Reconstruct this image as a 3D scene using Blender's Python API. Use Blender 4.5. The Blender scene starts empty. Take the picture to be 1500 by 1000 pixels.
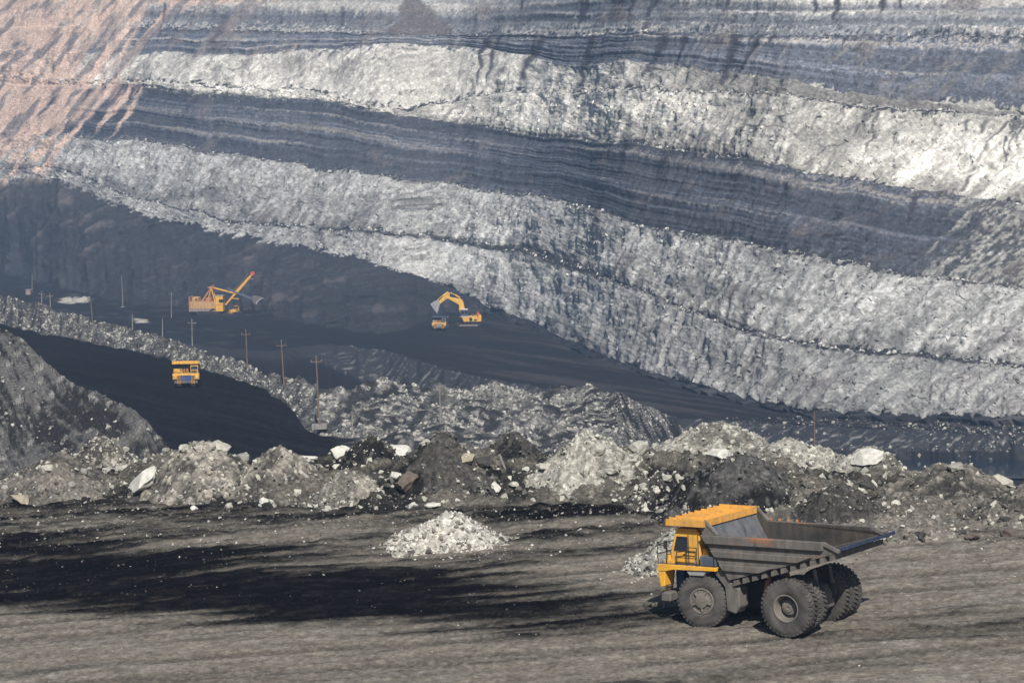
import bpy, bmesh, math, random
import numpy as np
from mathutils import Vector, Matrix
from mathutils.bvhtree import BVHTree

random.seed(7)
RNG = np.random.default_rng(7)
scene = bpy.context.scene
COL = scene.collection

# ------------------------------------------------------------------ camera
F, PX, PY, HOR = 3000.0, 750.0, 500.0, 150.0      # focal length in photo pixels, photo centre, horizon row
ZC = 28.0
PITCH = math.atan((PY - HOR) / F)
cam_d = bpy.data.cameras.new('camera')
cam = bpy.data.objects.new('camera', cam_d)
COL.objects.link(cam)
cam_d.sensor_width = 36.0
cam_d.lens = 36.0 * F / 1500.0
cam_d.clip_start = 1.0
cam_d.clip_end = 12000.0
cam.location = (0, 0, ZC)
cam.rotation_euler = (math.pi / 2 - PITCH, 0, 0)
scene.camera = cam

# ------------------------------------------------------------------ sky and sun
SUN_EL, SUN_AZ = math.radians(47), math.radians(-7)   # azimuth: left of straight behind the camera
world = bpy.data.worlds.new('World')
scene.world = world
world.use_nodes = True
wn = world.node_tree
sky = wn.nodes.new('ShaderNodeTexSky')
sky.sky_type = 'NISHITA'
sky.sun_disc = False
sky.sun_elevation = SUN_EL
to_sun = Vector((-math.sin(SUN_AZ) * math.cos(SUN_EL), -math.cos(SUN_AZ) * math.cos(SUN_EL), math.sin(SUN_EL)))
sky.sun_rotation = math.atan2(to_sun.x, to_sun.y)
sky.air_density = 1.0
sky.dust_density = 1.0
bg = wn.nodes['Background']
bg.inputs['Strength'].default_value = 0.055
wn.links.new(sky.outputs[0], bg.inputs[0])
sun_d = bpy.data.lights.new('sun', 'SUN')
sun_d.energy = 4.6
sun_d.angle = math.radians(0.5)
sun_d.color = (1.0, 0.955, 0.885)
sun = bpy.data.objects.new('sun', sun_d)
COL.objects.link(sun)
sun.rotation_euler = (-to_sun).to_track_quat('-Z', 'Y').to_euler()
sun.location = (-60, -60, 160)
scene.view_settings.view_transform = 'Standard'
scene.view_settings.look = 'None'
scene.view_settings.exposure = 0.34
scene.view_settings.gamma = 1.0
scene.view_settings.use_curve_mapping = False

# ------------------------------------------------------------------ pixel helpers (layout only)
CP, SP = math.cos(PITCH), math.sin(PITCH)
def me(x, y):
    """photo point -> (X/Y, rise/Y) of its sight line"""
    a = (np.asarray(x, float) - PX) / F
    b = (PY - np.asarray(y, float)) / F
    d = CP + b * SP
    return a / d, (b * CP - SP) / d
def at(x, y, Y):
    m, e = me(x, y)
    return Vector((float(m) * Y, Y, ZC + float(e) * Y))
def project(P):
    X, Y, Z = P[..., 0], P[..., 1], P[..., 2] - ZC
    fw = Y * CP - Z * SP
    up = Y * SP + Z * CP
    return PX + F * X / fw, PY - F * up / fw

# ------------------------------------------------------------------ noise
_perm = np.random.default_rng(3).permutation(256).astype(np.int32)
_perm = np.concatenate([_perm, _perm, _perm])
_ga = np.random.default_rng(4).random(256).astype(np.float32) * 2 * np.pi
_gx, _gy = np.cos(_ga), np.sin(_ga)
def noise(x, y, seed=0):
    x = np.asarray(x, np.float32) + np.float32(seed * 37.13)
    y = np.asarray(y, np.float32) + np.float32(seed * 11.71)
    xf, yf = np.floor(x), np.floor(y)
    xi, yi = xf.astype(np.int32) & 255, yf.astype(np.int32) & 255
    x, y = x - xf, y - yf
    u, v = x * x * x * (x * (x * 6 - 15) + 10), y * y * y * (y * (y * 6 - 15) + 10)
    def g(i, j, dx, dy):
        h = _perm[_perm[(xi + i) & 255] + ((yi + j) & 255)]
        return _gx[h] * dx + _gy[h] * dy
    n0 = g(0, 0, x, y); n1 = g(1, 0, x - 1, y)
    n2 = g(0, 1, x, y - 1); n3 = g(1, 1, x - 1, y - 1)
    a = n0 + u * (n1 - n0); b = n2 + u * (n3 - n2)
    return (a + v * (b - a)) * 1.4
def fbm(x, y, octaves=4, seed=0, gain=0.5):
    s, a, f = 0, 1.0, 1.0
    for o in range(octaves):
        s = s + a * noise(x * f, y * f, seed + o * 5)
        a *= gain; f *= 2.03
    return s
def cells(x, y, seed=0):
    """blocks: (random height of the nearest cell, distance to it)"""
    x = np.asarray(x, np.float32); y = np.asarray(y, np.float32)
    xi, yi = np.floor(x).astype(np.int32), np.floor(y).astype(np.int32)
    best = np.full(x.shape, 9.0, np.float32); val = np.zeros(x.shape, np.float32)
    tab = np.random.default_rng(50 + seed).random((256, 3)).astype(np.float32)
    for i in (-1, 0, 1):
        for j in (-1, 0, 1):
            cx, cy = xi + i, yi + j
            h = _perm[_perm[cx & 255] + (cy & 255)]
            dx, dy = cx + tab[h, 0] - x, cy + tab[h, 1] - y
            d = dx * dx + dy * dy
            k = d < best
            best = np.where(k, d, best); val = np.where(k, tab[h, 2], val)
    return val, np.sqrt(best)
def smooth(a, b, x):
    t = np.clip((x - a) / (b - a), 0, 1)
    return t * t * (3 - 2 * t)
def mix(a, b, t):
    t = np.asarray(t)[..., None]
    return a * (1 - t) + np.asarray(b) * t

# ------------------------------------------------------------------ materials
def nodes_of(name):
    m = bpy.data.materials.new(name)
    m.use_nodes = True
    n = m.node_tree
    return m, n, n.nodes['Principled BSDF']
def earth_material(name, scale, contrast=0.35, bump=0.5, dist=0.1, rough=0.95, spec=0.0):
    m, n, b = nodes_of(name)
    at_ = n.nodes.new('ShaderNodeAttribute'); at_.attribute_name = 'tint'
    geo = n.nodes.new('ShaderNodeNewGeometry')
    t1 = n.nodes.new('ShaderNodeTexNoise'); t1.inputs['Scale'].default_value = scale; t1.inputs['Detail'].default_value = 8; t1.inputs['Roughness'].default_value = 0.7
    n.links.new(geo.outputs['Position'], t1.inputs['Vector'])
    rmp = n.nodes.new('ShaderNodeMapRange')
    rmp.inputs['From Min'].default_value = 0.3; rmp.inputs['From Max'].default_value = 0.7
    rmp.inputs['To Min'].default_value = 1 - contrast; rmp.inputs['To Max'].default_value = 1 + contrast
    n.links.new(t1.outputs['Fac'], rmp.inputs['Value'])
    mul = n.nodes.new('ShaderNodeVectorMath'); mul.operation = 'SCALE'
    n.links.new(at_.outputs['Color'], mul.inputs[0]); n.links.new(rmp.outputs['Result'], mul.inputs['Scale'])
    n.links.new(mul.outputs['Vector'], b.inputs['Base Color'])
    b.inputs['Roughness'].default_value = rough
    b.inputs['Specular IOR Level'].default_value = spec
    bp = n.nodes.new('ShaderNodeBump'); bp.inputs['Strength'].default_value = bump; bp.inputs['Distance'].default_value = dist
    t2 = n.nodes.new('ShaderNodeTexNoise'); t2.inputs['Scale'].default_value = scale * 1.7; t2.inputs['Detail'].default_value = 6
    n.links.new(geo.outputs['Position'], t2.inputs['Vector'])
    n.links.new(t2.outputs['Fac'], bp.inputs['Height'])
    n.links.new(bp.outputs['Normal'], b.inputs['Normal'])
    return m
def paint(name, col, rough=0.5, metal=0.0, dust=0.4, dust_col=(0.20, 0.18, 0.155), scale=1.2, spec=0.4, grime=0.55):
    """painted or bare steel under uneven dust"""
    m, n, b = nodes_of(name)
    tc = n.nodes.new('ShaderNodeTexCoord')
    t1 = n.nodes.new('ShaderNodeTexNoise'); t1.inputs['Scale'].default_value = scale; t1.inputs['Detail'].default_value = 9; t1.inputs['Roughness'].default_value = 0.65
    n.links.new(tc.outputs['Object'], t1.inputs['Vector'])
    mp = n.nodes.new('ShaderNodeMapRange')
    mp.inputs['From Min'].default_value = 0.35; mp.inputs['From Max'].default_value = 0.72
    mp.inputs['To Min'].default_value = max(0.0, dust - 0.3); mp.inputs['To Max'].default_value = min(1.0, dust + 0.3)
    n.links.new(t1.outputs['Fac'], mp.inputs['Value'])
    mx = n.nodes.new('ShaderNodeMix'); mx.data_type = 'RGBA'
    mx.inputs[6].default_value = (*col, 1); mx.inputs[7].default_value = (*dust_col, 1)
    n.links.new(mp.outputs['Result'], mx.inputs[0])
    # grime run down the panels and soot patches
    sm_ = n.nodes.new('ShaderNodeMapping'); sm_.inputs['Scale'].default_value = (2.6, 2.6, 0.5); n.links.new(tc.outputs['Object'], sm_.inputs['Vector'])
    t3 = n.nodes.new('ShaderNodeTexNoise'); t3.inputs['Scale'].default_value = 1.0; t3.inputs['Detail'].default_value = 7; t3.inputs['Roughness'].default_value = 0.7
    n.links.new(sm_.outputs['Vector'], t3.inputs['Vector'])
    g3 = n.nodes.new('ShaderNodeMapRange'); g3.inputs['From Min'].default_value = 0.42; g3.inputs['From Max'].default_value = 0.75; g3.inputs['To Min'].default_value = 1.08; g3.inputs['To Max'].default_value = 1.0 - grime
    n.links.new(t3.outputs['Fac'], g3.inputs['Value'])
    sc3 = n.nodes.new('ShaderNodeVectorMath'); sc3.operation = 'SCALE'; n.links.new(mx.outputs[2], sc3.inputs[0]); n.links.new(g3.outputs['Result'], sc3.inputs['Scale'])
    n.links.new(sc3.outputs['Vector'], b.inputs['Base Color'])
    r2 = n.nodes.new('ShaderNodeMapRange')
    r2.inputs['To Min'].default_value = rough; r2.inputs['To Max'].default_value = min(1.0, rough + 0.45)
    n.links.new(mp.outputs['Result'], r2.inputs['Value'])
    n.links.new(r2.outputs['Result'], b.inputs['Roughness'])
    b.inputs['Metallic'].default_value = metal
    b.inputs['Specular IOR Level'].default_value = spec
    bp = n.nodes.new('ShaderNodeBump'); bp.inputs['Strength'].default_value = 0.25; bp.inputs['Distance'].default_value = 0.02
    t2 = n.nodes.new('ShaderNodeTexNoise'); t2.inputs['Scale'].default_value = scale * 9; t2.inputs['Detail'].default_value = 4
    n.links.new(tc.outputs['Object'], t2.inputs['Vector'])
    n.links.new(t2.outputs['Fac'], bp.inputs['Height'])
    n.links.new(bp.outputs['Normal'], b.inputs['Normal'])
    return m
M = {}
M['near'] = earth_material('dusty_bench_earth', 3.2, 0.38, 0.8, 0.08)
M['mound'] = earth_material('spoil_earth', 2.6, 0.42, 0.9, 0.12)
M['mid'] = earth_material('mid_earth', 0.8, 0.35, 0.6, 0.25)
M['floor'] = earth_material('coal_floor', 0.35, 0.25, 0.4, 0.3)
M['wall'] = earth_material('pit_wall_rock', 0.45, 0.30, 0.6, 0.5)
def blocky(m, scale, amt):
    n = m.node_tree; b = n.nodes['Principled BSDF']; src = b.inputs['Base Color'].links[0].from_socket
    geo = n.nodes.new('ShaderNodeNewGeometry'); vo = n.nodes.new('ShaderNodeTexVoronoi'); vo.inputs['Scale'].default_value = scale
    wp = n.nodes.new('ShaderNodeTexNoise'); wp.inputs['Scale'].default_value = scale * 0.8; wp.inputs['Detail'].default_value = 3
    ad = n.nodes.new('ShaderNodeMixRGB'); ad.inputs[0].default_value = 0.0; ad.blend_type = 'ADD'
    n.links.new(geo.outputs['Position'], wp.inputs['Vector']); n.links.new(geo.outputs['Position'], vo.inputs['Vector'])
    sp = n.nodes.new('ShaderNodeSeparateColor'); n.links.new(vo.outputs['Color'], sp.inputs['Color'])
    pw = n.nodes.new('ShaderNodeMath'); pw.operation = 'POWER'; pw.inputs[1].default_value = 1.6; n.links.new(sp.outputs[0], pw.inputs[0])
    r = n.nodes.new('ShaderNodeMapRange'); r.inputs['To Min'].default_value = 1 - amt; r.inputs['To Max'].default_value = 1 + amt * 1.4
    n.links.new(pw.outputs[0], r.inputs['Value'])
    sc = n.nodes.new('ShaderNodeVectorMath'); sc.operation = 'SCALE'
    n.links.new(src, sc.inputs[0]); n.links.new(r.outputs['Result'], sc.inputs['Scale']); n.links.new(sc.outputs['Vector'], b.inputs['Base Color'])
    old = b.inputs['Normal'].links[0].from_node
    bp = n.nodes.new('ShaderNodeBump'); bp.inputs['Strength'].default_value = 0.8; bp.inputs['Distance'].default_value = 0.35 / scale
    n.links.new(sp.outputs[1], bp.inputs['Height']); n.links.new(old.outputs['Normal'], bp.inputs['Normal']); n.links.new(bp.outputs['Normal'], b.inputs['Normal'])
blocky(M['wall'], 1.3, 0.20)
blocky(M['mid'], 1.5, 0.3)
blocky(M['near'], 3.4, 0.13)
blocky(M['mound'], 4.5, 0.3)
M['rock'] = earth_material('loose_rock', 3.0, 0.22, 0.5, 0.05)
M['boulder'] = earth_material('boulder_rock', 2.4, 0.25, 0.7, 0.07)
M['orange'] = paint('orange_paint', (0.80, 0.40, 0.025), 0.42, 0, 0.16, grime=0.3)
M['canopy'] = paint('canopy_orange_paint', (0.74, 0.36, 0.05), 0.55, 0, 0.26, (0.26, 0.19, 0.12), grime=0.34)
M['steel'] = paint('dusty_grey_steel', (0.085, 0.078, 0.072), 0.6, 0, 0.62, (0.165, 0.148, 0.13))
M['tray'] = M['steel'].copy(); M['tray'].name = 'worn_tray_paint'
M['worn'] = paint('worn_tray_steel', (0.05, 0.048, 0.047), 0.38, 0.2, 0.25, (0.15, 0.115, 0.08), 0.8)
M['front'] = paint('scoured_front_steel', (0.14, 0.15, 0.175), 0.32, 0.35, 0.3, (0.27, 0.24, 0.2), 2.0)
M['lip'] = paint('sky_tinted_lip_steel', (0.045, 0.08, 0.17), 0.2, 0.5, 0.12, (0.12, 0.11, 0.10), 0.8)  # blue base colour stands in for sky reflected in the steel
M['dark'] = paint('dark_chassis_steel', (0.012, 0.012, 0.013), 0.7, 0, 0.2, (0.06, 0.055, 0.05))
M['tyre'] = paint('dusty_tyre_rubber', (0.035, 0.034, 0.034), 0.85, 0, 0.62, (0.125, 0.115, 0.104), 1.5, 0.1)
M['rim'] = paint('dusty_wheel_rim', (0.10, 0.09, 0.08), 0.7, 0, 0.6, (0.20, 0.18, 0.155))
M['blue'] = paint('blue_radiator_paint', (0.035, 0.085, 0.27), 0.5, 0, 0.15)
M['grey'] = paint('pale_grey_paint', (0.33, 0.33, 0.34), 0.55, 0, 0.25)
M['bluegrey'] = paint('blue_grey_paint', (0.07, 0.09, 0.125), 0.5, 0, 0.15)
M['navy'] = paint('navy_canopy_paint', (0.035, 0.06, 0.14), 0.5, 0, 0.2)
M['white'] = paint('white_paint', (0.78, 0.78, 0.76), 0.5, 0, 0.08)
M['red'] = paint('red_paint', (0.55, 0.035, 0.03), 0.5, 0, 0.1)
M['brown'] = paint('rusty_orange_paint', (0.56, 0.22, 0.06), 0.6, 0, 0.34)
M['buff'] = paint('faded_orange_panel', (0.58, 0.31, 0.09), 0.6, 0, 0.36, (0.33, 0.25, 0.19))
M['skirt'] = paint('mauve_grey_panel', (0.30, 0.22, 0.22), 0.6, 0, 0.3)
M['yellow'] = paint('yellow_paint', (0.82, 0.45, 0.05), 0.5, 0, 0.12)
M['wood'] = paint('weathered_pole_wood', (0.20, 0.135, 0.09), 0.8, 0, 0.3, (0.16, 0.13, 0.11), 2.0, 0.1)
M['concrete'] = paint('pole_concrete', (0.30, 0.28, 0.25), 0.85, 0, 0.4, (0.14, 0.13, 0.12), 1.5, 0.1)
def glass_material():
    m, n, b = nodes_of('dark_cab_glass')
    b.inputs['Base Color'].default_value = (0.02, 0.028, 0.035, 1)
    b.inputs['Roughness'].default_value = 0.06
    t = n.nodes.new('ShaderNodeTexNoise'); t.inputs['Scale'].default_value = 2.5
    mr = n.nodes.new('ShaderNodeMapRange'); mr.inputs['To Min'].default_value = 0.04; mr.inputs['To Max'].default_value = 0.2
    n.links.new(t.outputs['Fac'], mr.inputs['Value']); n.links.new(mr.outputs['Result'], b.inputs['Roughness'])
    return m
def rust(m, col=(0.36, 0.145, 0.05)):
    """worn patches of old orange paint showing through"""
    n = m.node_tree; b = n.nodes['Principled BSDF']; src = b.inputs['Base Color'].links[0].from_socket
    tc = n.nodes.new('ShaderNodeTexCoord'); t = n.nodes.new('ShaderNodeTexNoise'); t.inputs['Scale'].default_value = 0.55; t.inputs['Detail'].default_value = 8; t.inputs['Roughness'].default_value = 0.62
    mp = n.nodes.new('ShaderNodeMapping'); mp.inputs['Scale'].default_value = (1, 1, 2.2); mp.inputs['Location'].default_value = (1.7, 0.4, 0.3)
    n.links.new(tc.outputs['Object'], mp.inputs['Vector']); n.links.new(mp.outputs['Vector'], t.inputs['Vector'])
    r = n.nodes.new('ShaderNodeMapRange'); r.inputs['From Min'].default_value = 0.56; r.inputs['From Max'].default_value = 0.74; r.inputs['To Max'].default_value = 0.75
    n.links.new(t.outputs['Fac'], r.inputs['Value'])
    mx = n.nodes.new('ShaderNodeMix'); mx.data_type = 'RGBA'; mx.inputs[7].default_value = (*col, 1)
    n.links.new(r.outputs['Result'], mx.inputs[0]); n.links.new(src, mx.inputs[6]); n.links.new(mx.outputs[2], b.inputs['Base Color'])
rust(M['tray'])
M['glass'] = glass_material()
def water_material():
    m, n, b = nodes_of('puddle_water')
    b.inputs['Base Color'].default_value = (0.012, 0.018, 0.03, 1)
    b.inputs['Roughness'].default_value = 0.08
    b.inputs['Specular IOR Level'].default_value = 0.6
    geo = n.nodes.new('ShaderNodeNewGeometry')
    t = n.nodes.new('ShaderNodeTexNoise'); t.inputs['Scale'].default_value = 0.5; t.inputs['Detail'].default_value = 5
    n.links.new(geo.outputs['Position'], t.inputs['Vector'])
    bp = n.nodes.new('ShaderNodeBump'); bp.inputs['Strength'].default_value = 0.25; bp.inputs['Distance'].default_value = 0.2
    n.links.new(t.outputs['Fac'], bp.inputs['Height']); n.links.new(bp.outputs['Normal'], b.inputs['Normal'])
    return m
M['water'] = water_material()

# ------------------------------------------------------------------ mesh helpers
def tag(o, label=None, cat=None, group=None, kind=None):
    if label: o['label'] = label
    if cat: o['category'] = cat
    if group: o['group'] = group
    if kind: o['kind'] = kind
    return o
def fast_mesh(name, V, Q, mat, tint=None, shade_smooth=True):
    """V (n,3), Q (k,3|4) numpy -> linked object"""
    me_ = bpy.data.meshes.new(name)
    k, c = Q.shape
    me_.vertices.add(len(V)); me_.vertices.foreach_set('co', np.ascontiguousarray(V, np.float32).ravel())
    me_.loops.add(k * c); me_.loops.foreach_set('vertex_index', np.ascontiguousarray(Q, np.int32).ravel())
    me_.polygons.add(k)
    me_.polygons.foreach_set('loop_start', np.arange(0, k * c, c, dtype=np.int32))
    me_.polygons.foreach_set('use_smooth', np.full(k, shade_smooth))
    me_.update(calc_edges=True)
    me_.validate()
    if tint is not None:
        a = me_.color_attributes.new('tint', 'FLOAT_COLOR', 'POINT')
        rgba = np.ones((len(V), 4), np.float32); rgba[:, :3] = np.clip(tint, 0.004, 0.95)
        a.data.foreach_set('color', rgba.ravel())
    me_.materials.append(mat)
    o = bpy.data.objects.new(name, me_)
    COL.objects.link(o)
    return o
class MB:
    """collects simple solids, builds ONE mesh object"""
    def __init__(s): s.v, s.f = [], []
    def add(s, vs, fs):
        n = len(s.v); s.v += [tuple(p) for p in vs]; s.f += [tuple(i + n for i in f) for f in fs]; return s
    def box(s, x0, x1, y0, y1, z0, z1):
        return s.add([(x, y, z) for x in (x0, x1) for y in (y0, y1) for z in (z0, z1)],
                     [(0, 1, 3, 2), (4, 6, 7, 5), (0, 4, 5, 1), (2, 3, 7, 6), (0, 2, 6, 4), (1, 5, 7, 3)])
    def prism(s, poly, y0, y1):
        """outline in (x, z), thickness along y"""
        n = len(poly)
        vs = [(x, y0, z) for x, z in poly] + [(x, y1, z) for x, z in poly]
        fs = [tuple(range(n)), tuple(range(2 * n - 1, n - 1, -1))]
        fs += [(i, i + n, (i + 1) % n + n, (i + 1) % n) for i in range(n)]
        return s.add(vs, fs)
    def beam(s, a, b, w, h=None, w2=None, h2=None):
        a, b = Vector(a), Vector(b); h = h or w; w2 = w2 or w; h2 = h2 or h
        d = (b - a).normalized()
        up = Vector((0, 0, 1)) if abs(d.z) < 0.95 else Vector((1, 0, 0))
        r = d.cross(up).normalized(); u = r.cross(d)
        vs = [a + r * i * w / 2 + u * j * h / 2 for i, j in ((-1, -1), (1, -1), (1, 1), (-1, 1))]
        vs += [b + r * i * w2 / 2 + u * j * h2 / 2 for i, j in ((-1, -1), (1, -1), (1, 1), (-1, 1))]
        return s.add(vs, [(3, 2, 1, 0), (4, 5, 6, 7), (0, 1, 5, 4), (1, 2, 6, 5), (2, 3, 7, 6), (3, 0, 4, 7)])
    def tube(s, a, b, r, r2=None, n=8):
        a, b = Vector(a), Vector(b); r2 = r if r2 is None else r2
        d = (b - a).normalized()
        up = Vector((0, 0, 1)) if abs(d.z) < 0.95 else Vector((1, 0, 0))
        p = d.cross(up).normalized(); q = p.cross(d)
        ring = [(math.cos(2 * math.pi * i / n), math.sin(2 * math.pi * i / n)) for i in range(n)]
        vs = [a + (p * c + q * t) * r for c, t in ring] + [b + (p * c + q * t) * r2 for c, t in ring]
        fs = [(i, (i + 1) % n, (i + 1) % n + n, i + n) for i in range(n)] + [tuple(range(n - 1, -1, -1)), tuple(range(n, 2 * n))]
        return s.add(vs, fs)
    def path(s, pts, r, n=6):
        for a, b in zip(pts[:-1], pts[1:]): s.tube(a, b, r, n=n)
        return s
    def lathe(s, prof, c=(0, 0, 0), n=32, closed=False):
        """profile (radius, y) turned about the y axis"""
        vs, fs, k = [], [], len(prof)
        for i in range(n):
            t = 2 * math.pi * i / n
            vs += [(c[0] + r * math.cos(t), c[1] + y, c[2] + r * math.sin(t)) for r, y in prof]
        for i in range(n):
            for j in range(k if closed else k - 1):
                a, b = i * k + j, i * k + (j + 1) % k
                d, e = ((i + 1) % n) * k + j, ((i + 1) % n) * k + (j + 1) % k
                fs.append((a, b, e, d))
        return s.add(vs, fs)
    def build(s, name, mat, parent=None, bevel=0.0, smooth_=False, loc=None):
        m = bpy.data.meshes.new(name)
        m.from_pydata(s.v, [], s.f); m.update()
        bm = bmesh.new(); bm.from_mesh(m)
        bmesh.ops.recalc_face_normals(bm, faces=bm.faces)
        if bevel:
            bmesh.ops.bevel(bm, geom=[e for e in bm.edges if len(e.link_faces) == 2 and e.calc_face_angle(0) > 0.5],
                            offset=bevel, segments=1, affect='EDGES', clamp_overlap=True)
        bm.to_mesh(m); bm.free()
        if smooth_:
            m.polygons.foreach_set('use_smooth', [True] * len(m.polygons))
            m.set_sharp_from_angle(angle=math.radians(35))
        m.materials.append(mat)
        o = bpy.data.objects.new(name, m); COL.objects.link(o)
        if parent is not None: o.parent = parent
        if loc is not None: o.location = loc
        return o
def child(src, name, parent, loc=(0, 0, 0), rot=(0, 0, 0), scale=(1, 1, 1)):
    o = src.copy(); o.name = name; COL.objects.link(o); o.parent = parent
    o.location = loc; o.rotation_euler = rot; o.scale = scale
    return o
def empty(name, loc=(0, 0, 0), rz=0.0):
    o = bpy.data.objects.new(name, None); COL.objects.link(o)
    o.location = loc; o.rotation_euler = (0, 0, rz); o.empty_display_size = 0.5
    return o

# ================================================================== TERRAIN
XS = np.arange(-190, 1691, 2.0)                      # columns
NC = len(XS)
MM, _ = me(XS, np.full(NC, 500.0))
def line(pts, jit=0.0, freq=0.03, seed=0, blur=9):
    p = np.array(pts, float)
    y = np.interp(XS, p[:, 0], p[:, 1])
    if blur:
        k = np.hanning(blur + 2)[1:-1]; k /= k.sum()
        y = np.convolve(np.pad(y, blur // 2, mode='edge'), k, mode='valid')[:NC]
    if jit: y = y + jit * fbm(XS * freq, XS * 0 + seed, 4, seed)
    return y
def ev(y): return me(XS, y)[1]
GRADE = 0.06
X0 = 14.0
def z_near(X): return GRADE * (X - X0)
def on_near(y):                                       # sight line onto the tilted bench
    e = ev(y); Y = (ZC + GRADE * X0) / (GRADE * MM - e)
    return Y, ZC + e * Y
def on_level(y, z):
    e = ev(y); Y = (z - ZC) / e
    return Y, ZC + e * Y
def climb(P, y, deg):                                 # go up a face of that slope until the sight line of row y
    Y0, z0 = P; e = ev(y); t = np.tan(np.radians(deg))
    Y = (ZC - z0 + t * Y0) / (t - e)
    Y = np.maximum(Y, Y0 + 0.05)
    return Y, z0 + t * (Y - Y0)

rows = []                                             # (Y, z) contours near -> far
seg = []                                              # (name, number of rows)
y_f1 = line([(-200, 742), (0, 738), (150, 735), (300, 738), (450, 742), (560, 748), (700, 742), (800, 733), (900, 738), (1000, 750), (1100, 768), (1200, 775), (1300, 765), (1400, 758), (1500, 755), (1700, 750)], 4, 0.02, 1)
y_f2 = line([(-200, 692), (0, 690), (100, 676), (250, 660), (330, 656), (400, 656), (500, 655), (600, 652), (700, 652), (850, 652), (950, 658), (1000, 652), (1100, 668), (1200, 675), (1300, 682), (1400, 696), (1500, 702), (1700, 706)], 4, 0.04, 2)
P = on_near(np.full(NC, 1150.0)); rows.append(P)
P1 = on_near(y_f1); rows.append(P1); seg.append(('bench', 190))
Y2 = P1[0] + 11; P2 = (Y2, ZC + ev(y_f2 + 12) * Y2); rows.append(P2); seg.append(('bank', 56))
P3 = (Y2 + 16, np.full(NC, -9.0)); rows.append(P3); seg.append(('bank', 8))
P4 = (np.full(NC, 290.0), np.full(NC, -42.0)); rows.append(P4); seg.append(('bank', 6))
z_mid = np.interp(XS, [900, 1060], [-36, -72.5])
y_m0 = np.interp(XS, [900, 1040], [664, 702])
P5 = on_level(y_m0, z_mid); rows.append(P5); seg.append(('bank', 6))
y_m1 = line([(-200, 452), (0, 474), (100, 494), (200, 514), (300, 540), (380, 566), (430, 600), (470, 630), (520, 636), (600, 618), (700, 612), (850, 616), (950, 630), (1000, 655), (1050, 682), (1100, 690), (1700, 694)], 3, 0.05, 3)
P6 = on_level(y_m1, z_mid); P6 = (np.maximum(P6[0], P5[0] + 1), P6[1]); rows.append(P6); seg.append(('road', 60))
y_m1c = line([(-200, 412), (0, 434), (60, 444), (120, 462), (200, 484), (300, 512), (360, 536), (420, 556), (470, 556), (530, 552), (590, 547), (640, 562), (690, 572), (730, 566), (770, 556), (830, 562), (900, 574), (960, 600), (1000, 622), (1050, 678), (1100, 688), (1700, 692)], 5, 0.045, 4, 5)
dY = np.interp(XS, [380, 520, 900, 1050], [8, 34, 34, 4])
Y7 = P6[0] + dY; P7 = (Y7, ZC + ev(y_m1c) * Y7); rows.append(P7); seg.append(('ridge', 64))
dY2 = np.interp(XS, [950, 1050], [26, 8]); dz2 = np.interp(XS, [950, 1050], [15, 0.0])
P8 = (Y7 + dY2, np.maximum(P7[1] - dz2, -74)); rows.append(P8); seg.append(('ridge', 8))
y_m3 = line([(-200, 448), (0, 452), (100, 466), (200, 490), (300, 506), (400, 512), (470, 504), (560, 512), (640, 535), (700, 552), (760, 560), (850, 577), (950, 602), (1000, 614), (1100, 618), (1200, 623), (1350, 630), (1500, 640), (1700, 648)], 2, 0.05, 5)
P10 = on_level(y_m3, -65.0)
z9 = np.interp(XS, [430, 560, 980, 1060], [-65.6, -76, -74, -69.0]); dY9 = np.interp(XS, [430, 560, 980, 1060], [20, 30, 24, 13])
Y9 = np.maximum(P10[0] - dY9, P8[0] + 3); P9 = (Y9, z9); rows.append(P9); seg.append(('floor', 10))
P10 = (np.maximum(P10[0], Y9 + 3), P10[1]); rows.append(P10); seg.append(('floor', 36))
y_c0 = line([(-200, 380), (0, 396), (100, 424), (200, 446), (300, 453), (370, 452), (430, 470), (520, 486), (590, 484), (640, 462), (700, 456), (760, 476), (880, 528), (1000, 568), (1100, 594), (1180, 610), (1300, 616), (1500, 622), (1700, 630)], 4, 0.03, 6)
y_c0 = np.minimum(y_c0, y_m3 - 3)
P = on_level(y_c0, -65.0); P = (np.maximum(P[0], P10[0] + 1), P[1]); rows.append(P); seg.append(('floor', 56))
y_c1 = line([(-200, 262), (0, 266), (90, 262), (160, 290), (230, 318), (330, 338), (480, 365), (600, 398), (660, 420), (720, 450), (800, 480), (880, 520), (1000, 560), (1180, 606), (1300, 612), (1500, 617), (1700, 625)], 5, 0.03, 7)
y_c1 = np.minimum(y_c1, y_c0 - 2)
Yw = np.interp(XS, [-190, 0, 100, 230, 330, 480, 600, 720, 880, 1000, 1180, 1300, 1500, 1700], [1300, 1230, 1140, 1062, 1020, 975, 930, 862, 738, 674, 606, 588, 572, 560])
k_ = np.hanning(141); k_ /= k_.sum(); Yw = np.convolve(np.pad(Yw, 70, mode='edge'), k_, mode='valid')[:NC]
need = np.maximum(P[0] + 2 - Yw, 0); need = np.array([need[max(0, i - 30):i + 31].max() for i in range(NC)])
k_ = np.hanning(61); k_ /= k_.sum(); Yw = Yw + np.convolve(np.pad(need, 30, mode='edge'), k_, mode='valid')[:NC]
P = (Yw, ZC + ev(y_c1) * Yw); rows.append(P); seg.append(('coal', 84))
y_l2 = line([(-200, 245), (0, 250), (90, 248), (160, 275), (230, 300), (330, 326), (500, 338), (650, 352), (740, 364), (870, 402), (1000, 452), (1100, 490), (1180, 506), (1330, 522), (1500, 538), (1700, 552)], 5, 0.025, 8)
y_l2 = np.minimum(y_l2, y_c1 - 3)
P = climb(P, y_l2, 41); rows.append(P); seg.append(('rock1', 72))
b2 = np.interp(XS, [300, 700, 780, 850, 900, 1700], [2, 4, 12, 10, 3, 4])
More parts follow.
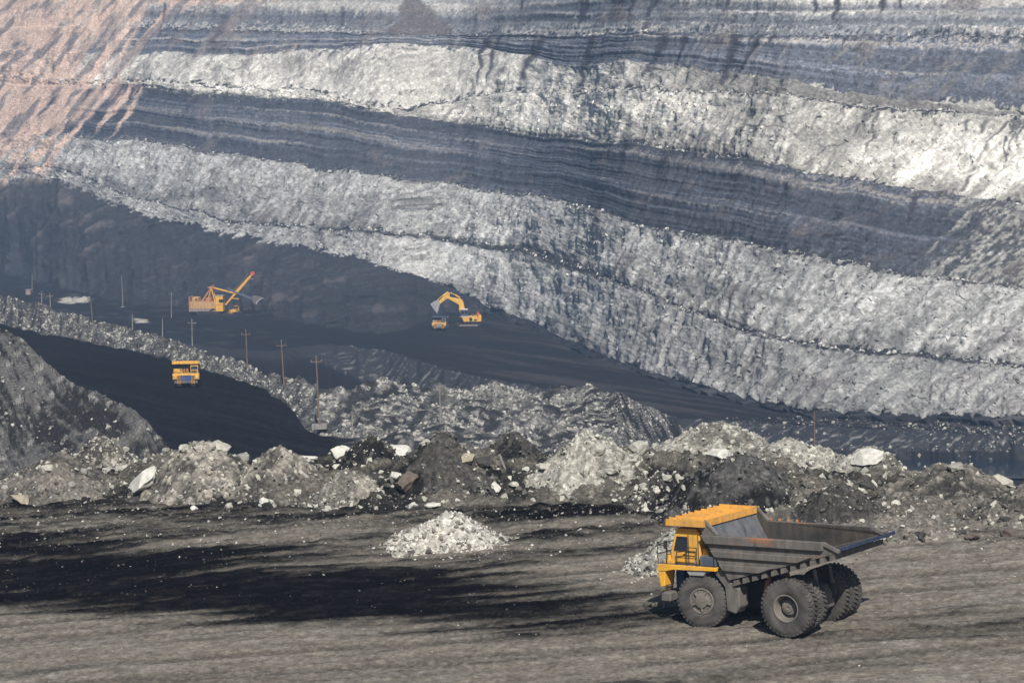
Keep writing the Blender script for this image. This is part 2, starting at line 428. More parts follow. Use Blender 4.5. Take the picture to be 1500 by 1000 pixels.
P = climb(P, y_l2 - b2, 9); rows.append(P); seg.append(('ledge1', 8))
y_l3 = line([(-200, 188), (0, 192), (60, 196), (200, 207), (330, 226), (450, 246), (560, 258), (700, 280), (830, 300), (960, 335), (1080, 355), (1200, 378), (1330, 402), (1500, 420), (1700, 436)], 6, 0.012, 9)
P = climb(P, y_l3, 40); rows.append(P); seg.append(('rock2', 84))
P = climb(P, y_l3 - 3, 8); rows.append(P); seg.append(('ledge2', 4))
y_l4 = line([(-200, 112), (0, 122), (100, 130), (190, 128), (300, 140), (450, 144), (560, 166), (660, 181), (800, 201), (1000, 222), (1120, 240), (1240, 262), (1330, 276), (1430, 290), (1500, 298), (1700, 318)], 4, 0.012, 10)
P = climb(P, y_l4, 37); rows.append(P); seg.append(('strata1', 76))
P = climb(P, y_l4 - 2.5, 8); rows.append(P); seg.append(('ledge3', 4))
y_l5 = line([(-200, 104), (0, 112), (130, 118), (300, 128), (450, 132), (540, 158), (600, 160), (690, 144), (760, 136), (900, 133), (1000, 135), (1130, 141), (1230, 155), (1330, 163), (1500, 167), (1700, 172)], 3, 0.03, 11)
y_l5 = np.minimum(y_l5, y_l4 - 6)
P = climb(P, y_l5, 42); rows.append(P); seg.append(('white1', 66))
P = climb(P, y_l5 - 3, 7); rows.append(P); seg.append(('ledge4', 4))
y_l6 = line([(-200, 72), (0, 74), (130, 78), (350, 82), (480, 73), (600, 64), (700, 72), (760, 83), (830, 97), (920, 95), (1000, 98), (1100, 112), (1170, 125), (1250, 140), (1330, 150), (1500, 158), (1700, 164)], 3, 0.03, 12)
y_l6 = np.minimum(y_l6, y_l5 - 5)
P = climb(P, y_l6, 40); rows.append(P); seg.append(('white2', 40))
y_l7 = line([(-200, 40), (180, 42), (400, 46), (500, 49), (600, 51), (700, 53), (800, 52), (900, 50), (1000, 48), (1200, 53), (1500, 56), (1700, 58)], 2, 0.03, 13)
P = climb(P, y_l7, 38); rows.append(P); seg.append(('strata2', 44))
P = climb(P, y_l7 - 2.5, 7); rows.append(P); seg.append(('ledge5', 3))
P = climb(P, np.full(NC, -80.0), 44); rows.append(P); seg.append(('strata3', 66))
rows.append((P[0] + 400, P[1] + 3)); seg.append(('plateau', 3))

Ys, Zs, names, ts, seg_i = [], [], [], [], []
for k, (nm, n) in enumerate(seg):
    (Ya, Za), (Yb, Zb) = rows[k], rows[k + 1]
    for i in range(n):
        t = i / n
        Ys.append(Ya * (1 - t) + Yb * t); Zs.append(Za * (1 - t) + Zb * t); ts.append(t); seg_i.append(k)
Ys.append(rows[-1][0]); Zs.append(rows[-1][1]); ts.append(1.0); seg_i.append(len(seg) - 1)
YY, ZZ = np.array(Ys), np.array(Zs)
TT, SI = np.array(ts), np.array(seg_i)
NR = len(YY)
SN = np.array([s[0] for s in seg])[SI]
G = np.stack([YY * MM[None, :], YY, ZZ], -1)
XP = np.broadcast_to(XS[None, :], YY.shape)
YP = project(G)[1]
def rmask(*n): return np.isin(SN, n)
T2 = np.broadcast_to(TT[:, None], YY.shape)

C = np.zeros(G.shape)                                 # rock colour of every vertex
# --- bench in front: dusty brown road earth with black coal-dust drifts
r = rmask('bench'); g = G[r]; X, Y = g[..., 0], g[..., 1]; xp, yp = XP[r], YP[r]
dust = np.array([0.166, 0.148, 0.123]); coal = np.array([0.0028, 0.0028, 0.0036]); grey = np.array([0.205, 0.191, 0.165])
al = X * 0.995 + Y * 0.10; ac = -X * 0.10 + Y * 0.995       # along and across the haul direction
warp = 3.0 * fbm(al * 0.03, ac * 0.05, 3, 22)
n1 = fbm(al * 0.045, (ac + warp) * 0.28, 5, 20); n2 = fbm(al * 0.16, (ac + warp) * 0.9, 4, 21)
n3 = fbm(al * 0.05, ac * 1.1, 4, 23)
hi = np.interp(xp, [-190, 0, 300, 600, 800, 960, 1700], [752, 756, 782, 822, 858, 890, 900])
lo = np.interp(xp, [-190, 0, 300, 600, 800, 960, 1700], [865, 872, 895, 915, 918, 905, 902])
nf = fbm(al * 0.7, (ac + warp) * 2.4, 4, 25); nm = fbm(X * 0.5, Y * 0.9, 4, 26)
inside = smooth(-22, 20, yp - hi + 34 * n1 + 16 * n2 + 14 * nf) * smooth(-16, 16, lo - yp + 18 * n3 + 12 * nf)
black = inside * smooth(1050, 780, xp + 90 * n2)
mot = smooth(0.0, 0.36, n1 * 0.9 + n2 * 0.75 + 0.45 * nf + 0.3 * nm + np.interp(yp, [735, 760, 800, 860], [0.32, 0.30, 0.12, -0.15])) * smooth(905, 850, yp) * np.interp(xp, [0, 900, 1100, 1500], [0.95, 0.95, 0.6, 0.30])
strk = smooth(0.16, 0.5, n3 * 0.8 + 0.35 * n2 + 0.35 * nf + np.interp(xp, [0, 900, 1000, 1400], [-0.05, 0.0, 0.18, -0.12])) * smooth(840, 880, yp) * smooth(1000, 930, yp) * 0.55
gx_ = np.array([-190, 0, 250, 500, 650, 800, 950, 1100, 1300, 1700.]); gy_ = np.array([730, 750, 775, 800, 825, 850, 875, 900, 925, 950, 1160.])
pf = np.array([[.85, .62, .70, .92, 1.1, 1.1, .95, .25, .22, .22, .12],
               [.85, .62, .66, .88, 1.1, 1.1, .95, .25, .22, .24, .12],
               [.85, .66, .52, .66, 1.1, 1.1, 1.0, .62, .22, .26, .12],
               [.80, .66, .46, .44, .88, 1.1, 1.05, .92, .30, .30, .10],
               [.75, .70, .50, .36, .66, .92, 1.0, .90, .42, .30, .10],
               [.72, .80, .66, .44, .38, .66, .86, .84, .52, .28, .10],
               [.66, .74, .66, .40, .22, .28, .46, .60, .44, .22, .10],
               [.50, .60, .50, .28, .18, .20, .32, .58, .46, .22, .10],
               [.35, .42, .36, .20, .12, .14, .20, .46, .40, .20, .08],
               [.28, .34, .28, .16, .10, .12, .16, .32, .28, .16, .08]])
ixf = np.interp(xp, gx_, np.arange(len(gx_))); iyf = np.interp(yp, gy_, np.arange(len(gy_)))
ia = np.clip(ixf.astype(int), 0, len(gx_) - 2); ib = np.clip(iyf.astype(int), 0, len(gy_) - 2); fx_, fy_ = ixf - ia, iyf - ib
prof_k = (pf[ia, ib] * (1 - fx_) + pf[ia + 1, ib] * fx_) * (1 - fy_) + (pf[ia, ib + 1] * (1 - fx_) + pf[ia + 1, ib + 1] * fx_) * fy_
n4 = fbm(al * 0.022, (ac + warp) * 0.55, 4, 31)
k = smooth(0.24, 0.90, prof_k + 0.34 * n1 + 0.22 * n2 + 0.18 * nf + 0.22 * n4 + 0.14 * nm)
base = mix(np.broadcast_to(dust, g.shape), grey, smooth(-0.3, 0.5, n2 + 0.3 * n1) * 0.7)
# tyre tracks pressed into the surface, following the haul direction
trk = np.zeros(X.shape); lug = np.zeros(X.shape)
for off_, bend, ph in ((95.2, 2.2, 0.0), (96.8, 2.2, 0.0), (99.2, 2.2, 0.0), (103.0, -2.6, 0.9), (104.3, -2.4, 0.93), (107.1, -2.6, 0.9), (112.0, 1.7, 0.35), (115.4, 1.7, 0.35), (121.0, -1.2, 0.6)):
    q_ = ac - off_ - bend * np.sin(al * 0.045 + ph * 6) - 0.25 * fbm(al * 0.1, al * 0 + off_, 2, 28)
    band = smooth(0.62, 0.40, np.abs(q_)) * smooth(-0.35, 0.25, fbm(al * 0.05, al * 0 + off_, 3, 29) + 0.15)
    trk = np.maximum(trk, band); lug = np.maximum(lug, band * (0.5 + 0.5 * np.sign(np.sin((al + 0.9 * np.abs(q_) + ph) * 2 * np.pi / 0.62))))
base = base * (1 - 0.24 * trk - 0.16 * lug * trk)[..., None]
coal_v = mix(np.broadcast_to(coal, g.shape), (0.011, 0.0107, 0.011), smooth(-0.1, 0.7, 0.7 * nf + 0.6 * n2 + 0.35 * lug))
C[r] = mix(base * (1 + 0.10 * n3 + 0.16 * nf + 0.26 * nm + 0.22 * fbm(X * 1.7, Y * 2.2, 4, 27, 0.65))[..., None], coal_v, k * 0.992)
G[r, :, 2] += 0.05 * n2 + 0.03 * n3 - 0.05 * trk - 0.04 * lug + 0.05 * nf + 0.16 * fbm(X * 0.7, Y * 0.7, 3, 24) * smooth(840, 770, yp)
# --- bank behind it
r = rmask('bank'); g = G[r]; X, Y = g[..., 0], g[..., 1]
amp = np.broadcast_to(np.interp(np.arange(r.sum()), [0, 8, 60, 80], [0.0, 0.8, 1.0, 1.0])[:, None], X.shape)
v1, d1 = cells(X * 0.75, Y * 0.75, 1); v2, d2 = cells(X * 2.0, Y * 2.0, 2)
f1 = fbm(X * 0.12, Y * 0.12, 5, 30)
G[r, :, 2] += amp * (0.9 * f1 + 0.4 * (v1 - d1) + 0.2 * (v2 - d2))
C[r] = mix(np.broadcast_to(np.array([0.022, 0.021, 0.02]), g.shape), (0.12, 0.11, 0.092), smooth(-0.2, 0.6, f1 + 0.6 * (v1 - 0.5)))
# --- haul road at mid depth, left; rubble field right of it
r = rmask('road', 'ridge'); g = G[r]; X, Y = g[..., 0], g[..., 1]; xp, yp = XP[r], YP[r]
isr = np.broadcast_to(rmask('road')[r][:, None], X.shape)
rub = np.where(isr, smooth(395, 520, xp + (yp - 560) * -0.9), 1.0)
right = smooth(990, 1060, xp)
f1 = fbm(X * 0.05, Y * 0.035, 3, 40); f2 = fbm(X * 0.15, Y * 0.15, 4, 41)
v1, d1 = cells(X * 0.28, Y * 0.28, 3); v2, d2 = cells(X * 0.7, Y * 0.7, 4)
G[r, :, 2] += rub * (1 - 0.8 * right) * np.interp(xp, [300, 600, 820, 890], [0.22, 0.9, 0.9, 0.12]) * (3.4 * f1 + 0.5 * f2 + 0.3 * (v1 - 0.6 * d1) + 0.15 * (v2 - d2)) + 0.12 * f2
pale = np.array([0.20, 0.193, 0.178]); dk = np.array([0.035, 0.035, 0.036]); road_c = np.array([0.008, 0.0085, 0.010])
cr = mix(np.broadcast_to(dk, g.shape), pale, smooth(-0.25, 0.65, 1.1 * fbm((X - Y * 0.4) * 0.22, (X * 0.4 + Y) * 0.07, 4, 43) + 0.9 * (v2 - 0.5) + 0.3 * (v1 - 0.5)))
cr = mix(cr, (0.105, 0.102, 0.097), 0.5 * smooth(560, 380, xp))
cr = mix(cr, (0.42, 0.40, 0.36), smooth(0.78, 0.95, v2) * 0.6)
cr = mix(cr, (0.40, 0.385, 0.34), smooth(620, 700, xp) * smooth(800, 740, xp) * smooth(600, 570, yp) * 0.8)
cr = mix(cr, (0.022, 0.022, 0.024), right * 0.8)
tr = fbm((X * 0.62 - Y * 0.78) * 0.012, (X * 0.78 + Y * 0.62) * 0.28 + 0.02 * Y, 4, 42)
C[r] = mix(mix(np.broadcast_to(road_c, g.shape), (0.017, 0.0172, 0.019), smooth(-0.3, 0.8, tr) * 0.8), cr, rub)
for px_, py_, rad, dep in ((482, 612, 9, 2.5),):
    c = at(px_, py_, (-36 - ZC) / float(me(px_, py_)[1]))
    G[r, :, 2] -= dep * np.exp(-((X - c.x) ** 2 + ((Y - c.y) * 0.5) ** 2) / rad ** 2)
# --- pit floor
r = rmask('floor'); g = G[r]; X, Y = g[..., 0], g[..., 1]; xp, yp = XP[r], YP[r]
f1 = fbm(X * 0.02, Y * 0.02, 5, 50); f2 = fbm(X * 0.09, Y * 0.09, 4, 51)
tr = fbm((X * 0.62 - Y * 0.78) * 0.012, (X * 0.78 + Y * 0.62) * 0.16, 4, 52)
heap = smooth(0.1, 0.7, f1 + 0.2) * smooth(420, 330, xp)
G[r, :, 2] += 0.5 * f1 + 0.25 * f2 + 1.6 * np.abs(f2) * heap
fl = mix(np.broadcast_to(np.array([0.017, 0.0175, 0.020]), g.shape), (0.042, 0.039, 0.039), smooth(-0.2, 0.6, tr) * smooth(560, 800, xp))
fl = mix(fl, (0.05, 0.05, 0.052), smooth(0.25, 0.7, f2 + 0.4 * f1) * smooth(520, 300, xp) * 0.7)
bank_i = np.broadcast_to((SI[r] == SI[r].min() + 1)[:, None], X.shape)
st = fbm((X * 0.62 - Y * 0.78) * 0.55, (X * 0.78 + Y * 0.62) * 0.12, 5, 53, 0.65)
fl = np.where(bank_i[..., None], mix(np.broadcast_to(np.array([0.030, 0.031, 0.034]), g.shape), (0.17, 0.166, 0.155), smooth(0.2, 0.9, st) * smooth(440, 520, xp)), fl)
spot = np.exp(-(((xp - 107) / 26) ** 2 + ((yp - 441) / 5) ** 2)) + 0.7 * np.exp(-(((xp - 205) / 16) ** 2 + ((yp - 470) / 3) ** 2))
fl = mix(fl, (0.40, 0.37, 0.32), smooth(0.35, 0.75, spot * (1 + 0.8 * f2 + 0.6 * fbm(X * 0.3, Y * 0.3, 3, 54))))
C[r] = fl
# --- wall: displaced along its outward direction
r = rmask('coal', 'rock1', 'ledge1', 'rock2', 'ledge2', 'strata1', 'ledge3', 'white1', 'ledge4', 'white2', 'strata2', 'ledge5', 'strata3', 'plateau')
g = G[r]; X, Y, Z = g[..., 0], g[..., 1], g[..., 2]; xp, yp, t2 = XP[r], YP[r], T2[r]
S = X * 0.62 - Y * 0.78                                # along the wall
U = Z * 1.35                                           # up the face
def isn(*n): return np.broadcast_to(np.isin(SN[r], n)[:, None], X.shape)
W1 = fbm(S * 0.012, U * 0.012, 4, 60); W2 = fbm(S * 0.05, U * 0.06, 5, 61)
v1, d1 = cells(S * 0.10 + W2 * 0.5, U * 0.13, 5); v2, d2 = cells(S * 0.27, U * 0.33, 6); v3, d3 = cells(S * 0.7, U * 0.8, 7)
stri = fbm(S * 0.30, U * 0.03, 4, 62)                  # fall-line runnels
fine = fbm(S * 0.9, U * 0.30, 3, 63)
strat_n = fbm(S * 0.0022 + 0 * U, t2 * 7.0 + 3.1, 5, 64, 0.6)
strat_f = fbm(S * 0.006, t2 * 30.0, 3, 65)
is_coal, is_strat = isn('coal'), isn('strata1', 'strata2', 'strata3')
is_rock = isn('rock1', 'rock2', 'white1', 'white2')
ledge = isn('ledge1', 'ledge2', 'ledge3', 'ledge4', 'ledge5', 'plateau')
gul = fbm(S * 0.07 + 0.4 * W2, U * 0.012, 3, 78)
steps = np.floor(U * 0.11 + 0.8 * W1) - (U * 0.11 + 0.8 * W1)
D = np.where(is_rock, 3.2 * W1 + 1.5 * W2 + 1.15 * gul - 0.9 * steps * smooth(-0.2, 0.4, W2 + 0.3) + 0.9 * (v1 - 0.6 * d1) + 0.8 * (v2 - 0.7 * d2) + 0.4 * (v3 - d3) + 1.1 * stri, 0)
D = np.where(is_strat, 1.0 * W1 + 0.6 * W2 + (1.1 * strat_n + 0.8 * strat_f) * smooth(190, 330, xp + 0.78 * yp) + 0.7 * stri + 0.4 * (v2 - d2), D)
D = np.where(is_coal, 2.6 * W1 + 1.9 * W2 + 0.9 * stri + 0.8 * (v2 - d2) + 0.4 * (v3 - d3), D)
D = np.where(ledge, 1.5 * W1 + 0.5 * W2, D)
kk = np.ones(11) / 11.0                                 # ease the steps between bands
D = np.apply_along_axis(lambda a: 0.65 * a + 0.35 * np.convolve(np.pad(a, 5, mode='edge'), kk, mode='valid'), 0, D)
D *= np.interp(np.arange(D.shape[0]), [0, 6], [0, 1])[:, None]
G[r] += D[..., None] * np.array([-0.62, -0.50, 0.60])
# colours of the beds; far coal and upper strata painted paler for distance haze
grey_r = np.array([0.33, 0.325, 0.31]); white_r = np.array([0.60, 0.575, 0.52]); dark_s = np.array([0.056, 0.060, 0.071]); coal_c = np.array([0.026, 0.0275, 0.0315])
pt = smooth(-0.6, 0.7, 0.6 * W2 + 0.6 * (v3 - 0.5) + 0.9 * stri + 0.5 * fine)
c_r1 = mix(np.broadcast_to(grey_r * 0.62, g.shape), grey_r * 1.12, pt)
c_r2 = mix(np.broadcast_to(grey_r * 0.70, g.shape), grey_r * 1.38, pt)
c_r2 = mix(c_r2, grey_r * 0.4, smooth(0.25, 0.65, fbm(S * 0.015, U * 0.05, 5, 66)) * 0.75)
c_r1 = mix(c_r1, grey_r * 0.45, smooth(0.2, 0.6, fbm(S * 0.015, U * 0.05, 5, 67)) * 0.5)
c_w = mix(np.broadcast_to(white_r * 0.66, g.shape), white_r * 1.16, smooth(-0.45, 0.5, 0.8 * W2 + 0.6 * (v2 - 0.5) + 0.45 * stri))
c_w = mix(c_w, white_r * 0.42, smooth(0.35, 0.75, fbm(S * 0.05, U * 0.02, 4, 68)) * 0.6)
toe = np.where(isn('white1', 'rock2', 'rock1'), smooth(0.26, 0.0, t2 + 0.22 * stri), 0)       # talus at the toe, dusted dark
c_w = mix(c_w, (0.20, 0.19, 0.17), toe * 0.75)
c_r2 = mix(c_r2, (0.13, 0.125, 0.115), toe * 0.6)
c_s = mix(np.broadcast_to(dark_s, g.shape), dark_s * 2.0, smooth(-0.2, 0.7, strat_n + 0.5 * strat_f))
c_s = mix(c_s, (0.26, 0.235, 0.205), smooth(0.48, 0.66, strat_n + 0.25 * strat_f - 0.04) * 0.7)
c_s = mix(c_s, dark_s * 0.55, smooth(0.3, 0.7, stri - 0.2) * 0.4)
c_s3 = mix(np.broadcast_to(np.array([0.19, 0.195, 0.205]), g.shape), (0.42, 0.40, 0.37), smooth(-0.1, 0.45, strat_n + 0.5 * strat_f + 0.15 * W2))
c_s3 = mix(c_s3, (0.10, 0.104, 0.115), smooth(0.15, 0.5, -strat_n + 0.35 * strat_f) * 0.8)
c_s2 = mix(c_s * 1.6, (0.22, 0.205, 0.185), smooth(0.1, 0.7, stri + W2) * 0.4)
c_c = mix(np.broadcast_to(coal_c, g.shape), (0.052, 0.053, 0.058), smooth(-0.3, 1.0, 0.2 * W2 + 0.7 * stri + 0.8 * fine))
col = np.zeros(g.shape)
for nm, cc in (('coal', c_c), ('rock1', c_r1), ('rock2', c_r2), ('strata1', c_s), ('white1', c_w), ('white2', c_w * 0.97), ('strata2', c_s2), ('strata3', c_s3)):
    col = np.where(isn(nm)[..., None], cc, col)
col = np.where(ledge[..., None], np.array([0.05, 0.05, 0.053]) * (1 + 0.5 * W2[..., None]), col)
# beds break unevenly into one another instead of meeting on drawn lines
oi = np.round((5 * W2 + 5.5 * stri + 4 * fine) * np.where(is_strat & (t2 > 0.12) & (t2 < 0.88), 0.3, 1.0)).astype(int)
ri = np.clip(np.arange(col.shape[0])[:, None] + oi, 0, col.shape[0] - 1)
col = col[ri, np.arange(col.shape[1])[None, :]]
big_t = fbm(S * 0.007, U * 0.022, 4, 73)
jn = np.abs(noise(S * 0.11 + 0.6 * W2, U * 0.04, 74)); jb = np.abs(noise(S * 0.02, U * 0.16 + 0.8 * W2, 75))
crack = np.maximum(smooth(0.055, 0.0, jn) * smooth(0.0, 0.5, noise(S * 0.05, U * 0.06, 76) + 0.1), smooth(0.05, 0.0, jb) * smooth(0.1, 0.5, noise(S * 0.04, U * 0.05, 77)))
col = col * (1 + 0.42 * big_t * np.where(is_rock, 1, 0.5) - 0.62 * crack)[..., None]
# grey lens between the two white beds on the right, dark bed thickening under the ledge
gl = np.where(isn('white2'), smooth(880, 1060, xp + 90 * W2) * (1 - 0.75 * smooth(1310, 1360, xp) * smooth(0.55, 0.8, t2)), 0)
col = mix(col, (0.17, 0.16, 0.15), gl * 0.85)
# pale debris cone crossing the dark bed far right
deb = smooth(0, 60, xp - 1330 - (400 - yp) * 0.45 + 40 * stri) * np.where(isn('strata1', 'ledge2'), 1, 0)
col = mix(col, mix(np.broadcast_to(np.array([0.07, 0.07, 0.07]), g.shape), (0.34, 0.33, 0.30), smooth(0.3, 1.0, 0.7 * v3 + 0.6 * stri + 0.5 * fine + 0.2)), deb * 0.8)
# coal-coloured ground at the toe of the left wall, light rock falling over it
tongue = np.where(is_coal, smooth(40, -20, xp - 230 + (yp - 310) * 1.2 + 40 * W2) * smooth(330, 270, yp), 0)
col = mix(col, (0.05, 0.05, 0.052), tongue * 0.6)
# red-brown soil sliding down the far left corner
pk = 258 - 0.80 * yp - xp
run = fbm((xp + 0.85 * yp) * 0.045, (yp - xp * 0.3) * 0.008, 5, 70)
pink = smooth(-25, 40, pk + 115 * run) * smooth(282, 262, yp + 0.12 * xp)
pink = np.maximum(pink, smooth(14, 2, yp - 8 * run) * smooth(430, 330, xp + 90 * run) * 0.9)
pink = np.maximum(pink, np.exp(-((xp - (228 - 0.62 * (yp - 10) - 0.0012 * (yp - 90) ** 2)) / (9 + 6 * run)) ** 2) * smooth(190, 170, yp) * 0.8)
pc = mix(np.broadcast_to(np.array([0.58, 0.42, 0.335]), g.shape), (0.21, 0.175, 0.17), smooth(0.1, 0.4, fbm((xp + 0.85 * yp) * 0.06, (yp - xp * 0.3) * 0.012, 5, 71)))
pc = mix(pc, (0.62, 0.50, 0.42), smooth(0.2, 0.7, W2 + 0.3 * run) * 0.6)
col = mix(col, pc, np.clip(pink, 0, 1) * 0.93)
# brown-grey scree over the upper left beds
scree = smooth(0.1, 0.5, fbm((xp + 0.9 * yp) * 0.03, (yp - xp * 0.2) * 0.01, 4, 72)) * smooth(130, 60, yp) * smooth(640, 480, xp) * smooth(150, 260, xp + yp)
col = mix(col, (0.215, 0.185, 0.175), scree * 0.8 * np.where(isn('strata2', 'strata3', 'white2', 'ledge5'), 1, 0.25))
# wet coal-dust runs down the faces
def stain(x0, y0, x1, y1, w, a=0.9, wob=4):
    global col
    f = np.clip((yp - y0) / (y1 - y0), 0, 1)
    cx = x0 + (x1 - x0) * f + wob * noise(yp * 0.07, yp * 0 + x0 * 0.37, 80)
    ww = w * (1.1 - 0.75 * f) * (1 + 0.5 * noise(yp * 0.15, yp * 0 + x0 * 0.7, 81))
    k_ = np.exp(-np.clip(np.abs((xp - cx) / np.maximum(ww, 0.8)), 0, 6) ** 4) * smooth(y0 - 2, y0 + 2, yp) * smooth(y1 + 3, y1 - 4, yp)
    col = mix(col, (0.042, 0.04, 0.045), k_ * a)
for s_ in ((718, 56, 704, 128, 5), (712, 56, 709, 92, 4), (731, 56, 716, 128, 4), (747, 54, 742, 92, 4, .6), (793, 56, 766, 122, 7), (866, 53, 842, 130, 6), (972, 52, 942, 118, 6), (1001, 52, 985, 100, 4),
           (1074, 48, 1051, 126, 8), (1109, 48, 1066, 124, 7), (1128, 48, 1122, 66, 6), (1095, 48, 1090, 62, 4), (1230, 56, 1228, 78, 3), (1298, 56, 1296, 72, 3),
           (850, 0, 846, 36, 6), (856, -4, 852, 30, 4), (907, -6, 897, 30, 12), (955, -6, 945, 26, 6), (1218, -6, 1210, 30, 6), (1288, -6, 1280, 20, 6), (1310, -6, 1306, 14, 5), (925, -4, 920, 28, 4), (766, -4, 762, 16, 4), (1060, -6, 1055, 20, 4), (1190, -4, 1184, 22, 4),
           (664, 181, 660, 198, 4), (916, 210, 902, 262, 6), (984, 220, 958, 258, 7), (1108, 240, 1050, 275, 4, .6), (1340, 285, 1330, 312, 8), (1332, 300, 1322, 325, 4), (880, 290, 868, 318, 12, .7), (1000, 275, 970, 308, 4, .7),
           (1280, 165, 1258, 228, 3, .7), (1262, 165, 1240, 195, 4, .6), (1406, 168, 1400, 188, 5, .8), (1470, 168, 1460, 232, 4, .8), (1462, 168, 1425, 228, 4, .7), (1480, 168, 1468, 218, 4, .8), (1495, 168, 1478, 205, 5, .8), (1430, 168, 1422, 192, 4, .7), (1236, 160, 1222, 182, 3, .6), (1108, 143, 1100, 165, 3, .5),
           (1412, 250, 1395, 284, 4, .8), (1120, 143, 1110, 160, 3, .5), (1176, 148, 1172, 162, 4, .6), (1195, 150, 1190, 160, 3, .6),
           (205, 128, 198, 152, 4), (232, 132, 224, 148, 4), (252, 4, 242, 62, 2, .8), (295, 145, 262, 185, 3, .7), (340, 20, 312, 74, 8, .6), (365, 92, 362, 125, 4, .4), (372, 92, 370, 118, 3, .4), (508, 10, 502, 60, 3, .7), (480, 20, 484, 40, 3, .7),
           (510, 160, 504, 176, 4, .7), (560, 150, 530, 172, 5, .35), (690, 150, 640, 176, 7, .35)):
    stain(*s_)
# coal-dark strip lying along the lower ledge, widest where it opens into a pocket
yl = np.interp(xp, [330, 500, 650, 740, 800, 870, 1000, 1180, 1330, 1500], [325, 337, 352, 365, 379, 400, 452, 506, 522, 537]) + 3 * noise(xp * 0.05, xp * 0, 82)
wl = np.interp(xp, [330, 600, 740, 790, 850, 885, 960, 1150, 1200, 1330, 1420, 1500], [1.6, 2.6, 4.5, 9, 7, 1.0, 0.6, 2.2, 3.5, 3.0, 2.0, 1.0])
lk = np.exp(-np.clip(np.abs((yp - yl + 1.5 * wl * fine * 0.4) / wl), 0, 5) ** 3) * smooth(300, 360, xp) * smooth(-0.55, 0.0, noise(xp * 0.03, xp * 0 + 5, 83) + 0.3 * (wl > 4))
col = mix(col, (0.022, 0.023, 0.027), lk * 0.95)
# dark dump cone at the top, stones at its foot
cone = np.clip(1 - np.abs(xp - 612 - 0.25 * (yp - 20)) / (6 + 1.05 * np.maximum(yp + 6, 0)), 0, 1) * smooth(54, 48, yp) * smooth(-12, 0, yp)
col = mix(col, (0.115, 0.10, 0.098), smooth(0.05, 0.35, cone + 0.25 * W2) * 0.9)
cone2 = np.clip(1 - np.abs(xp - 900) / (3 + 0.8 * np.maximum(yp - 2, 0)), 0, 1) * smooth(33, 28, yp)
col = mix(col, (0.13, 0.115, 0.11), smooth(0.05, 0.35, cone2 + 0.2 * W2) * 0.85)
C[r] = col * (1 + 0.24 * fine[..., None])
wall_rows = r

# --- split the sheet into the pieces of the setting
IDX = np.arange(NR * NC).reshape(NR, NC)
QUAD = np.stack([IDX[:-1, :-1], IDX[:-1, 1:], IDX[1:, 1:], IDX[1:, :-1]], -1)
GF, CF = G.reshape(-1, 3), C.reshape(-1, 3)
def piece(name, sel, mat, kind='structure', label=None, cat=None):
    q = QUAD[sel].reshape(-1, 4)
    used = np.zeros(NR * NC, bool); used[q.ravel()] = True
    remap = np.cumsum(used) - 1
    o = fast_mesh(name, GF[used], remap[q], mat, CF[used])
    return tag(o, label, cat, None, kind)
SQ = SN[:-1]
def qsel(*n): return np.broadcast_to(np.isin(SQ, n)[:, None], QUAD.shape[:2])
left_q = np.broadcast_to((XS[:-1] < 480)[None, :], QUAD.shape[:2])
piece('bench_ground', qsel('bench'), M['near'])
piece('spoil_bank', qsel('bank'), M['mound'])
piece('haul_road', qsel('road') & left_q, M['mid'])
piece('rubble_ridge', qsel('ridge') | (qsel('road') & ~left_q), M['mid'])
piece('pit_floor', qsel('floor'), M['floor'])
piece('coal_slope', qsel('coal'), M['floor'])
piece('pit_wall', qsel('rock1', 'ledge1', 'rock2', 'ledge2', 'strata1', 'ledge3', 'white1', 'ledge4', 'white2', 'strata2', 'ledge5', 'strata3', 'plateau'), M['wall'])

ECOL = (G[..., 2] - ZC) / G[..., 1]
MCOL = G[..., 0] / G[..., 1]
def hit(x, y, seg_names=None):
    """first ground point on the sight line of photo point (x, y)"""
    m, e = me(x, y); j = int(np.argmin(np.abs(MM - float(m))))
    ec = ECOL[:, j]
    ok = ec >= float(e)
    if seg_names: ok = ok & np.isin(SN, seg_names)
    i = int(np.argmax(ok))
    return Vector((float(m) * G[i, j, 1], float(G[i, j, 1]), float(G[i, j, 2])))

